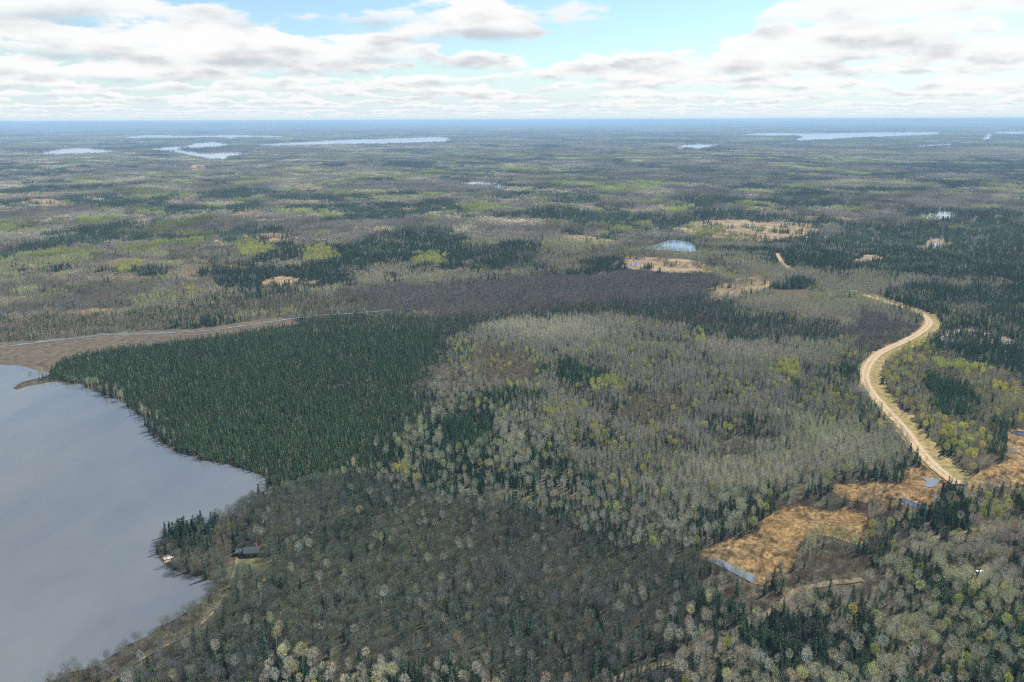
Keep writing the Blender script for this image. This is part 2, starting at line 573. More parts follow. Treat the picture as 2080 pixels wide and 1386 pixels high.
M = {}
M['ground'] = surface_mat('forest_floor', [(0.3, (0.042, 0.040, 0.030)), (0.5, (0.080, 0.071, 0.051)), (0.7, (0.130, 0.108, 0.075))], 0.35,
                          [(0.3, (0.034, 0.045, 0.024)), (0.7, (0.080, 0.092, 0.046))], 0.03, 0.7)
M['marsh'] = surface_mat('sedge_marsh', [(0.30, (0.07, 0.052, 0.032)), (0.44, (0.205, 0.135, 0.060)), (0.58, (0.32, 0.214, 0.096)), (0.75, (0.39, 0.285, 0.142))], 0.45,
                         [(0.3, (0.055, 0.042, 0.027)), (0.7, (0.19, 0.135, 0.06))], 0.11, 0.85)
M['dry_marsh'] = surface_mat('dry_grass_opening', [(0.3, (0.10, 0.075, 0.048)), (0.5, (0.235, 0.17, 0.095)), (0.7, (0.34, 0.255, 0.15))], 0.06,
                             [(0.3, (0.10, 0.078, 0.055)), (0.7, (0.26, 0.19, 0.115))], 0.02, 0.8)
M['fringe'] = surface_mat('brown_sedge_fringe', [(0.3, (0.050, 0.042, 0.032)), (0.5, (0.092, 0.072, 0.052)), (0.7, (0.145, 0.110, 0.075))], 0.2,
                          [(0.3, (0.055, 0.050, 0.035)), (0.7, (0.17, 0.13, 0.08))], 0.03, 0.6)
M['slash'] = surface_mat('slash_clearing', [(0.3, (0.07, 0.05, 0.045)), (0.5, (0.20, 0.16, 0.13)), (0.7, (0.33, 0.28, 0.22))], 0.25)
M['lawn'] = surface_mat('spring_grass', [(0.3, (0.040, 0.052, 0.025)), (0.5, (0.070, 0.082, 0.038)), (0.7, (0.12, 0.120, 0.06))], 0.3,
                        [(0.3, (0.11, 0.09, 0.05)), (0.7, (0.20, 0.16, 0.085))], 0.09, 0.5)
M['gravel'] = surface_mat('gravel', [(0.3, (0.22, 0.155, 0.088)), (0.5, (0.31, 0.225, 0.13)), (0.7, (0.40, 0.305, 0.185))], 0.5,
                          [(0.3, (0.28, 0.20, 0.12)), (0.7, (0.42, 0.32, 0.20))], 0.12, 0.5)
M['packed'] = surface_mat('packed_wheel_track', [(0.3, (0.34, 0.255, 0.155)), (0.7, (0.48, 0.375, 0.245))], 0.4)
M['verge'] = surface_mat('road_verge_grass', [(0.3, (0.10, 0.078, 0.035)), (0.5, (0.235, 0.178, 0.075)), (0.7, (0.33, 0.26, 0.12))], 0.3,
                         [(0.3, (0.10, 0.09, 0.03)), (0.7, (0.24, 0.20, 0.07))], 0.05, 0.7)
M['track'] = surface_mat('sandy_track', [(0.3, (0.09, 0.070, 0.047)), (0.5, (0.17, 0.130, 0.085)), (0.7, (0.26, 0.205, 0.135))], 0.35,
                         [(0.3, (0.06, 0.06, 0.03)), (0.7, (0.13, 0.115, 0.06))], 0.1, 0.7)
M['sand'] = surface_mat('beach_sand', [(0.3, (0.26, 0.19, 0.11)), (0.7, (0.46, 0.36, 0.22))], 0.4)


def water_mat(name, body, rough, rip):
    m, g, out = new_mat(name)
    p = position(g)
    st = g.node('ShaderNodeMapping')
    st.inputs['Scale'].default_value = (1.0, 0.55, 1.0)
    st.inputs['Rotation'].default_value = (0, 0, R(-28))
    g.put(st.inputs['Vector'], p)
    rp = g.noise(st.outputs[0], 1.1, 5, 0.6)
    gust = g.noise(st.outputs[0], 0.012, 5, 0.6)
    patch = g.m('MULTIPLY_ADD', g.smooth(g.noise(st.outputs[0], 0.006, 5, 0.6), 0.3, 0.7), 0.36, 0.82)
    body = g.mix(1.0, body, g.xyz(patch, patch, g.m('MULTIPLY_ADD', patch, 0.75, 0.25)), 'MULTIPLY')      # broad paler and darker patches in the body colour
    b = finish(g, out, body, g.smooth(gust, 0.38, 0.62, rough * 0.5, rough * 2.6), rp, rip, 0.5)
    b.inputs['IOR'].default_value = 1.45
    return m


M['lake'] = water_mat('lake_water', (0.114, 0.126, 0.136), 0.16, 0.05)
M['far_water'] = water_mat('far_water', (0.13, 0.16, 0.19), 0.03, 0.008)
M['pool'] = water_mat('marsh_pool_water', (0.030, 0.045, 0.075), 0.03, 0.02)


def tint_mat(name, gain, trans=0.0, island=0.35):
    """plant material: colour comes from each tree's own tint, varied from twig to twig"""
    m, g, out = new_mat(name)
    at = g.node('ShaderNodeAttribute', attribute_type='INSTANCER', attribute_name='tint')
    geo = g.node('ShaderNodeNewGeometry')
    v = g.m('MULTIPLY_ADD', geo.outputs['Random Per Island'], 2 * island, 1.0 - island)
    vv = g.xyz(v, v, v)
    c = g.mix(1.0, at.outputs['Color'], vv, 'MULTIPLY')
    c = g.mix(1.0, c, gain, 'MULTIPLY')
    d = g.node('ShaderNodeBsdfDiffuse')
    g.put(d.inputs['Color'], c)
    if trans > 0:
        tr = g.node('ShaderNodeBsdfTranslucent')
        g.put(tr.inputs['Color'], c)
        mx = g.node('ShaderNodeMixShader')
        mx.inputs[0].default_value = trans
        g.t.links.new(d.outputs[0], mx.inputs[1])
        g.t.links.new(tr.outputs[0], mx.inputs[2])
        g.t.links.new(mx.outputs[0], out.inputs['Surface'])
    else:
        g.t.links.new(d.outputs[0], out.inputs['Surface'])
    return m


M['twig'] = tint_mat('bare_twigs', (1.75, 1.75, 1.75), island=0.35)
M['needle'] = tint_mat('conifer_needles', (1.9, 1.9, 1.9), trans=0.12, island=0.45)
M['bud'] = tint_mat('spring_leaves', (1.2, 1.2, 1.2), trans=0.35, island=0.3)
M['bark_grey'] = surface_mat('grey_brown_bark', [(0.3, (0.09, 0.08, 0.065)), (0.7, (0.20, 0.18, 0.15))], 2.0)
M['bark_pale'] = surface_mat('pale_aspen_bark', [(0.3, (0.22, 0.205, 0.165)), (0.55, (0.46, 0.44, 0.37)), (0.75, (0.58, 0.56, 0.49))], 1.4)
M['bark_dark'] = surface_mat('dark_spruce_bark', [(0.3, (0.05, 0.04, 0.03)), (0.7, (0.12, 0.095, 0.075))], 2.0)


# ---------------------------------------------------------------- mesh helpers
def tag(o, label=None, cat=None, group=None, kind=None):
    for k, v in (('label', label), ('category', cat), ('group', group), ('kind', kind)):
        if v is not None:
            o[k] = v
    return o


def mesh_obj(name, verts, faces, mat, parent=None):
    me = bpy.data.meshes.new(name)
    me.from_pydata([tuple(map(float, v)) for v in verts], [], faces)
    me.update()
    if mat is not None:
        me.materials.append(mat)
    o = bpy.data.objects.new(name, me)
    C.objects.link(o)
    if parent is not None:
        o.parent = parent
    return o


def sheet(name, outline, z, mat, label, cat=None, kind='structure'):
    n = len(outline)
    c0 = np.mean(np.array(outline), 0)                 # triangulate about the middle for precision
    loc = [Vector((x - c0[0], y - c0[1])) for x, y in outline]
    vo, _e, fo, _a, _b, _c = delaunay_2d_cdt(loc, [], [list(range(n))], 1, 1e-4)
    fs = []
    for f in fo:
        p, q, r_ = (vo[i] for i in f[:3])
        fs.append(f if (q - p).cross(r_ - p) > 0 else f[::-1])
    me = bpy.data.meshes.new(name)
    me.from_pydata([(v.x + c0[0], v.y + c0[1], z) for v in vo], [], fs)
    me.update()
    me.materials.append(mat)
    o = bpy.data.objects.new(name, me)
    C.objects.link(o)
    return tag(o, label, cat, None, kind)


def strip(name, line, w_left, w_right, z, mat, label, jit=0.0, crown=0.0, z_edge=None):
    """a ribbon along a polyline; crown raises the middle"""
    vs_, fs = [], []
    n = len(line)
    for i, p in enumerate(line):
        a = line[max(0, i - 1)]
        b = line[min(n - 1, i + 1)]
        d = np.array(b) - np.array(a)
        d /= np.linalg.norm(d) + 1e-9
        nr = np.array([-d[1], d[0]])
        l = w_left * (1 + random.uniform(-jit, jit))
        r_ = w_right * (1 + random.uniform(-jit, jit))
        for s, zz in ((l, z if z_edge is None else z_edge), (0.0, z + crown), (-r_, z if z_edge is None else z_edge)):
            q = np.array(p) + nr * s
            vs_.append((q[0], q[1], zz))
    for i in range(n - 1):
        for j in range(2):
            k = i * 3 + j
            fs.append((k, k + 1, k + 4, k + 3))
    o = mesh_obj(name, vs_, fs, mat)
    me = o.data
    # all faces up
    bm = bmesh.new()
    bm.from_mesh(me)
    bmesh.ops.recalc_face_normals(bm, faces=bm.faces[:])
    if sum(f.normal.z for f in bm.faces) < 0:
        bmesh.ops.reverse_faces(bm, faces=bm.faces[:])
    bm.to_mesh(me)
    bm.free()
    return tag(o, label, None, None, 'structure')


# ---------------------------------------------------------------- the setting
nr_, nt_ = RR.shape
gv = np.stack([GX, GY, GZ], -1).reshape(-1, 3)
idx = np.arange(nr_ * nt_).reshape(nr_, nt_)
a = idx[:-1, :]
b_ = idx[1:, :]
a2 = np.roll(a, -1, axis=1)
b2 = np.roll(b_, -1, axis=1)
quads = np.stack([a, a2, b2, b_], -1).reshape(-1, 4)
gme = bpy.data.meshes.new('ground')
gme.vertices.add(len(gv))
gme.vertices.foreach_set('co', gv.astype(np.float32).ravel())
gme.loops.add(quads.size)
gme.loops.foreach_set('vertex_index', quads.astype(np.int32).ravel())
gme.polygons.add(len(quads))
gme.polygons.foreach_set('loop_start', (np.arange(len(quads)) * 4).astype(np.int32))
gme.update(calc_edges=True)
gme.validate()
gme.materials.append(M['ground'])
gme.polygons.foreach_set('use_smooth', np.ones(len(quads), bool))
_bm = bmesh.new()
_bm.from_mesh(gme)
if sum(f.normal.z for f in list(_bm.faces)[2000:2200]) < 0:
    bmesh.ops.reverse_faces(_bm, faces=_bm.faces[:])
_bm.to_mesh(gme)
_bm.free()
gobj = bpy.data.objects.new('ground', gme)
C.objects.link(gobj)
tag(gobj, 'leaf-littered forest ground running out to low hills on the horizon', None, None, 'structure')

sheet('lake', LAKE_W, 0.30, M['lake'], 'calm grey-blue lake filling the lower left of the frame')
for lab, poly in FAR_W.items():
    d = np.hypot(*np.array(poly).mean(0))
    sheet('far_lake' if d > 1600 else 'pond', poly, 0.3 + d * 0.00025, M['far_water'], lab)
MARSH_MAT = {'orange sedge marsh crossed by faint game trails': 'marsh', 'rough tan marsh around the blue pool below the road': 'marsh',
             'golden marsh at the right edge of the frame': 'marsh', 'brown sedge fringe along the bog stream': 'fringe',
             'slash-strewn clearing right of the road bend': 'slash', 'yellow lawn and drive around the white truck': 'lawn',
             'small grassy yard in front of the cabin': 'lawn', 'bare gravel knoll in the far woods': 'gravel'}
for k, (lab, poly) in enumerate(MARSH_W.items()):
    d = np.hypot(*np.array(poly).mean(0))
    sheet('lawn' if 'lawn' in lab or 'yard' in lab else 'marsh' if d < 800 else 'clearing', poly, 0.12 + 0.004 * k + d * 0.0002, M[MARSH_MAT.get(lab, 'dry_marsh')], lab)
for lab, poly in PUDDLE_W.items():
    d = np.hypot(*np.array(poly).mean(0))
    sheet('marsh_pool', poly, 0.36 + d * 0.0002, M['pool' if 'blue' in lab or 'pond' in lab else 'far_water'], lab)
strip('bog_stream', STREAM_W[:-20], 1.6, 1.6, 0.55, M['far_water'], 'thin bright stream winding out of the bog to the lake', 0.85)
strip('bog_stream', STREAM_W[-21:], 1.3, 1.3, 0.56, M['far_water'], 'faint upper reach of the bog stream beyond the spruces', 0.6)
strip('road_verge', ROAD_W, 11.5, 5.0, 0.34, M['verge'], 'golden grass verge beside the gravel road', 0.3)
road = strip('gravel_road', ROAD_W, 3.3, 3.3, 0.70, M['gravel'], 'pale gravel road curving through the woods on the right', 0.07, 0.16)
ROAD_N = [np.array([-(b - a)[1], (b - a)[0]]) / (np.linalg.norm(b - a) + 1e-9) for a, b in zip(ROAD_W[:-1], ROAD_W[1:])]
ROAD_N.append(ROAD_N[-1])
for off in (-1.45, 1.45):
    wt_ = strip('wheel_track', [p + n * off for p, n in zip(ROAD_W, ROAD_N)], 0.6, 0.6, 0.80, M['packed'], None, 0.3, 0.02)
    wt_.parent = road
    del wt_['kind']
strip('road_verge', ROAD_FAR_W, 5.5, 4.5, 0.34, M['verge'], 'pale grassy verge of the far piece of road', 0.3)
strip('gravel_road', ROAD_FAR_W, 2.6, 2.6, 0.70, M['gravel'], 'far piece of gravel road beyond the hidden stretch', 0.07, 0.16)
for lab, line in TRACK_W.items():
    w = 0.6 if 'cabin' in lab else 1.4 if 'far' not in lab and 'cut-over' not in lab else 5.0
    strip('dirt_track', line, w, w, 0.38, M['track'], lab, 0.25)

# ---------------------------------------------------------------- tree meshes
class Tris:
    """collects triangles; slot 0 wood, slot 1 foliage or twigs"""
    def __init__(self):
        self.v, self.f, self.s, self.n = [], [], [], 0

    def add(self, verts, faces, slot):
        verts = np.asarray(verts, float).reshape(-1, 3)
        faces = np.asarray(faces, int).reshape(-1, 3)
        self.v.append(verts)
        self.f.append(faces + self.n)
        self.s.append(np.full(len(faces), slot))
        self.n += len(verts)

    def limb(self, p0, p1, r0, r1, sides=4):
        p0, p1 = np.array(p0, float), np.array(p1, float)
        d = p1 - p0
        d /= np.linalg.norm(d) + 1e-9
        u = np.cross(d, [0.3, 0.9, 0.2])
        u /= np.linalg.norm(u) + 1e-9
        w = np.cross(d, u)
        ang = np.arange(sides) * 2 * np.pi / sides
        ring = np.outer(np.cos(ang), u) + np.outer(np.sin(ang), w)
        vs_ = np.concatenate([p0 + ring * r0, p1 + ring * r1])
        fs = []
        for i in range(sides):
            j = (i + 1) % sides
            fs += [(i, j, sides + j), (i, sides + j, sides + i)]
        self.add(vs_, fs, 0)

    def slivers(self, p, d, length, width, slot=1):
        """thin triangles from p along d"""
        n = len(p)
        d = d / (np.linalg.norm(d, axis=1, keepdims=True) + 1e-9)
        rnd = rng.normal(size=(n, 3))
        s = np.cross(d, rnd)
        s /= np.linalg.norm(s, axis=1, keepdims=True) + 1e-9
        L = np.asarray(length).reshape(-1, 1)
        W = np.asarray(width).reshape(-1, 1)
        vs_ = np.stack([p - s * W / 2, p + s * W / 2, p + d * L], 1).reshape(-1, 3)
        self.add(vs_, np.arange(3 * n).reshape(-1, 3), slot)

    def mesh(self, name, mats, slots=None):
        V = np.concatenate(self.v)
        F = np.concatenate(self.f)
        S_ = np.concatenate(self.s)
        if slots is not None:
            k = np.isin(S_, slots)
            F, S_ = F[k], S_[k]
            used, inv = np.unique(F, return_inverse=True)
            V, F = V[used], inv.reshape(-1, 3)
        me = bpy.data.meshes.new(name)
        me.vertices.add(len(V))
        me.vertices.foreach_set('co', V.astype(np.float32).ravel())
        me.loops.add(F.size)
        me.loops.foreach_set('vertex_index', F.astype(np.int32).ravel())
        me.polygons.add(len(F))
        me.polygons.foreach_set('loop_start', (np.arange(len(F)) * 3).astype(np.int32))
        for m in mats:
            me.materials.append(m)
        if len(mats) > 1:
            me.polygons.foreach_set('material_index', S_.astype(np.int32))
        me.update(calc_edges=True)
        return me

    def merged(self, others):
        for (o, off, sc, ang) in others:
            c, s = math.cos(ang), math.sin(ang)
            for v, f, sl in zip(o.v, o.f, o.s):
                x = (v[:, 0] * c - v[:, 1] * s) * sc + off[0]
                y = (v[:, 0] * s + v[:, 1] * c) * sc + off[1]
                z = v[:, 2] * sc + off[2]
                base = min(f.min() for f in [f])
                self.v.append(np.stack([x, y, z], 1))
                self.f.append(f - base + self.n)
                self.s.append(sl)
                self.n += len(v)
        return self


def unit(n):
    v = rng.normal(size=(n, 3))
    return v / np.linalg.norm(v, axis=1, keepdims=True)


def broadleaf(h, cr, cb, limbs, twigs, tw, tl, lean=0.25, leaf=False, shell=0.45):
    """bare or budding broadleaf of height h, crown radius cr, crown base cb"""
    t = Tris()
    bend = rng.normal(size=2) * 0.02 * h
    top = np.array([bend[0], bend[1], h * 0.80])
    mid = np.array([bend[0] * 0.4, bend[1] * 0.4, h * 0.42])
    t.limb((0, 0, -0.3), mid, 0.013 * h + 0.03, 0.010 * h, 5)
    t.limb(mid, top, 0.010 * h, 0.003 * h, 4)
    cz = (h + cb) / 2
    hz_ = (h - cb) / 2
    tips = []
    for i in range(limbs):
        a_ = 2 * math.pi * (i + rng.uniform(-0.3, 0.3)) / limbs * 1.7
        f0 = rng.uniform(0.0, 0.85)
        z0 = cb * 0.85 + (h * 0.78 - cb * 0.85) * f0
        p0 = mid + (top - mid) * np.clip((z0 - mid[2]) / (top[2] - mid[2]), -0.3, 1)
        ze = min(h * 0.97, z0 + (h - cb) * rng.uniform(0.25, 0.5))
        rr_ = cr * math.sqrt(max(0.05, 1 - ((ze - cz) / hz_) ** 2)) * rng.uniform(0.6, 0.95)
        p1 = np.array([math.cos(a_) * rr_ + bend[0] * 0.6, math.sin(a_) * rr_ + bend[1] * 0.6, ze])
        t.limb(p0, p1, 0.0045 * h, 0.0015 * h, 3)
        tips.append((p0, p1))
    # twigs and leaves spread through an uneven crown
    q = unit(twigs)
    lumps = unit(9)
    bulge = 1 + 0.22 * np.max(q @ lumps.T, axis=1) - 0.16
    rad = rng.uniform(shell ** 3, 1, twigs) ** (1 / 3) * bulge
    p = q * rad[:, None] * np.array([cr, cr, hz_])
    p[:, 2] += cz
    p[:, :2] += bend * 0.6
    d = q * np.array([1, 1, 0.7]) + np.array([0, 0, 0.75]) + rng.normal(size=(twigs, 3)) * 0.45
    L = tl * rng.uniform(0.6, 1.35, twigs)
    if leaf:
        t.slivers(p, d, L * 0.8, tw * rng.uniform(0.8, 2.0, twigs))
    else:
        t.slivers(p - d / np.linalg.norm(d, axis=1, keepdims=True) * 0.5 * L[:, None], d, L, tw * rng.uniform(0.6, 1.6, twigs))
    return t


def conifer(h, cr, tiers, per, cb=0.06, droop=0.25, w=0.5, irregular=0.25):
    t = Tris()
    t.limb((0, 0, -0.3), (0, 0, h * 0.97), 0.010 * h + 0.03, 0.01, 4)
    P, D, L, W = [], [], [], []
    for i in range(tiers):
        f0 = i / (tiers - 1)
        z = h * (cb + (0.985 - cb) * f0)
        r_ = cr * (1 - f0) ** 0.85 + 0.09
        if f0 < 0.12:
            r_ *= 0.65
        n = max(4, int(per * (1 - 0.45 * f0)))
        off = rng.uniform(0, 6.28)
        for j in range(n):
            a_ = off + 2 * math.pi * (j + rng.uniform(-0.25, 0.25)) / n
            rl = r_ * (1 + rng.uniform(-irregular, irregular))
            d = np.array([math.cos(a_), math.sin(a_), -droop + 0.75 * f0 + rng.uniform(-0.15, 0.15)])
            P.append((math.cos(a_) * 0.03, math.sin(a_) * 0.03, z + rng.uniform(-0.4, 0.4) * h / tiers))
            D.append(d)
            L.append(rl)
            W.append(w * (0.5 + 0.8 * rl / (cr + 0.1)))
    P, D, L, W = np.array(P), np.array(D), np.array(L), np.array(W)
    # each branch is a diamond spray: wide in the middle, pointed at the end
    d = D / np.linalg.norm(D, axis=1, keepdims=True)
    up = np.tile(np.array([0, 0, 1.0]), (len(d), 1)) + rng.normal(size=d.shape) * 0.5
    s = np.cross(d, up)
    s /= np.linalg.norm(s, axis=1, keepdims=True) + 1e-9
    m1 = P + d * (L * 0.55)[:, None]
    vs_ = np.stack([P, m1 + s * (W / 2)[:, None] - np.array([0, 0, 0.06]), P + d * L[:, None] - np.array([0, 0, 1]) * (0.10 * L)[:, None], m1 - s * (W / 2)[:, None] - np.array([0, 0, 0.06])], 1).reshape(-1, 3)
    k = np.arange(len(d)) * 4
    fs = np.stack([np.stack([k, k + 1, k + 2], 1), np.stack([k, k + 2, k + 3], 1)], 1).reshape(-1, 3)
    t.add(vs_, fs, 1)
    # short inner needles fill the spire
    n = tiers * 7
    f0 = rng.uniform(0, 1, n) ** 1.2
    a_ = rng.uniform(0, 6.28, n)
    rr_ = (cr * (1 - f0) ** 0.85 + 0.05) * rng.uniform(0.1, 0.7, n)
    p = np.stack([np.cos(a_) * rr_, np.sin(a_) * rr_, h * (cb + (0.97 - cb) * f0)], 1)
    dd = np.stack([np.cos(a_), np.sin(a_), rng.uniform(-0.3, 0.7, n)], 1)
    t.slivers(p, dd, np.full(n, 0.35 * cr + 0.15), np.full(n, w * 0.7))
    return t


def shrub(h, cr, twigs, tw):
    t = Tris()
    for i in range(5):
        a_ = i * 1.257 + rng.uniform(-0.3, 0.3)
        t.limb((0, 0, -0.1), (math.cos(a_) * cr * 0.6, math.sin(a_) * cr * 0.6, h * 0.75), 0.03, 0.01, 3)
    q = unit(twigs)
    q[:, 2] = np.abs(q[:, 2])
    rad = rng.uniform(0.15, 1, twigs) ** 0.5
    p = q * rad[:, None] * np.array([cr, cr, h * 0.9])
    d = q + np.array([0, 0, 0.9]) + rng.normal(size=(twigs, 3)) * 0.35
    t.slivers(p, d, rng.uniform(0.4, 0.9, twigs), tw * rng.uniform(0.6, 1.5, twigs))
    return t


def tuft(h, n, spread):
    t = Tris()
    p = np.stack([rng.normal(size=n) * spread, rng.normal(size=n) * spread, np.full(n, -0.05)], 1)
    d = np.stack([rng.normal(size=n) * 0.45, rng.normal(size=n) * 0.45, np.ones(n)], 1)
    t.slivers(p, d, h * rng.uniform(0.5, 1.2, n), 0.10 * rng.uniform(0.7, 1.6, n))
    return t


# nominal height 1 kind = real metres; each copy is scaled around its own size
KINDS = {
    'hardwood': dict(h=9.5, wood='bark_grey', leaf='twig', make=lambda: broadleaf(9.5, 2.5, 3.2, 9, 520, 0.055, 0.95)),
    'aspen': dict(h=13.0, wood='bark_pale', leaf='twig', make=lambda: broadleaf(13.0, 2.1, 7.2, 10, 520, 0.055, 0.80, shell=0.6)),
    'pole': dict(h=12.0, wood='bark_pale', leaf='twig', make=lambda: broadleaf(12.0, 1.15, 5.0, 6, 230, 0.045, 0.9)),
    'budding': dict(h=12.5, wood='bark_pale', leaf='bud', make=lambda: broadleaf(12.5, 2.2, 6.0, 9, 620, 0.20, 0.42, leaf=True, shell=0.55)),
    'spruce': dict(h=7.0, wood='bark_dark', leaf='needle', make=lambda: conifer(7.0, 0.95, 15, 8, 0.10, 0.30, 0.42)),
    'fir': dict(h=11.0, wood='bark_dark', leaf='needle', make=lambda: conifer(11.0, 1.9, 17, 10, 0.08, 0.22, 0.62)),
    'shrub': dict(h=2.4, wood='bark_grey', leaf='twig', make=lambda: shrub(2.4, 1.5, 170, 0.05)),
    'tuft': dict(h=0.7, wood='bark_grey', leaf='twig', make=lambda: tuft(0.7, 16, 0.35)),
}
NVAR = 4
PROTO = {}
for kind, kd in KINDS.items():
    PROTO[kind] = [kd['make']() for _ in range(NVAR)]

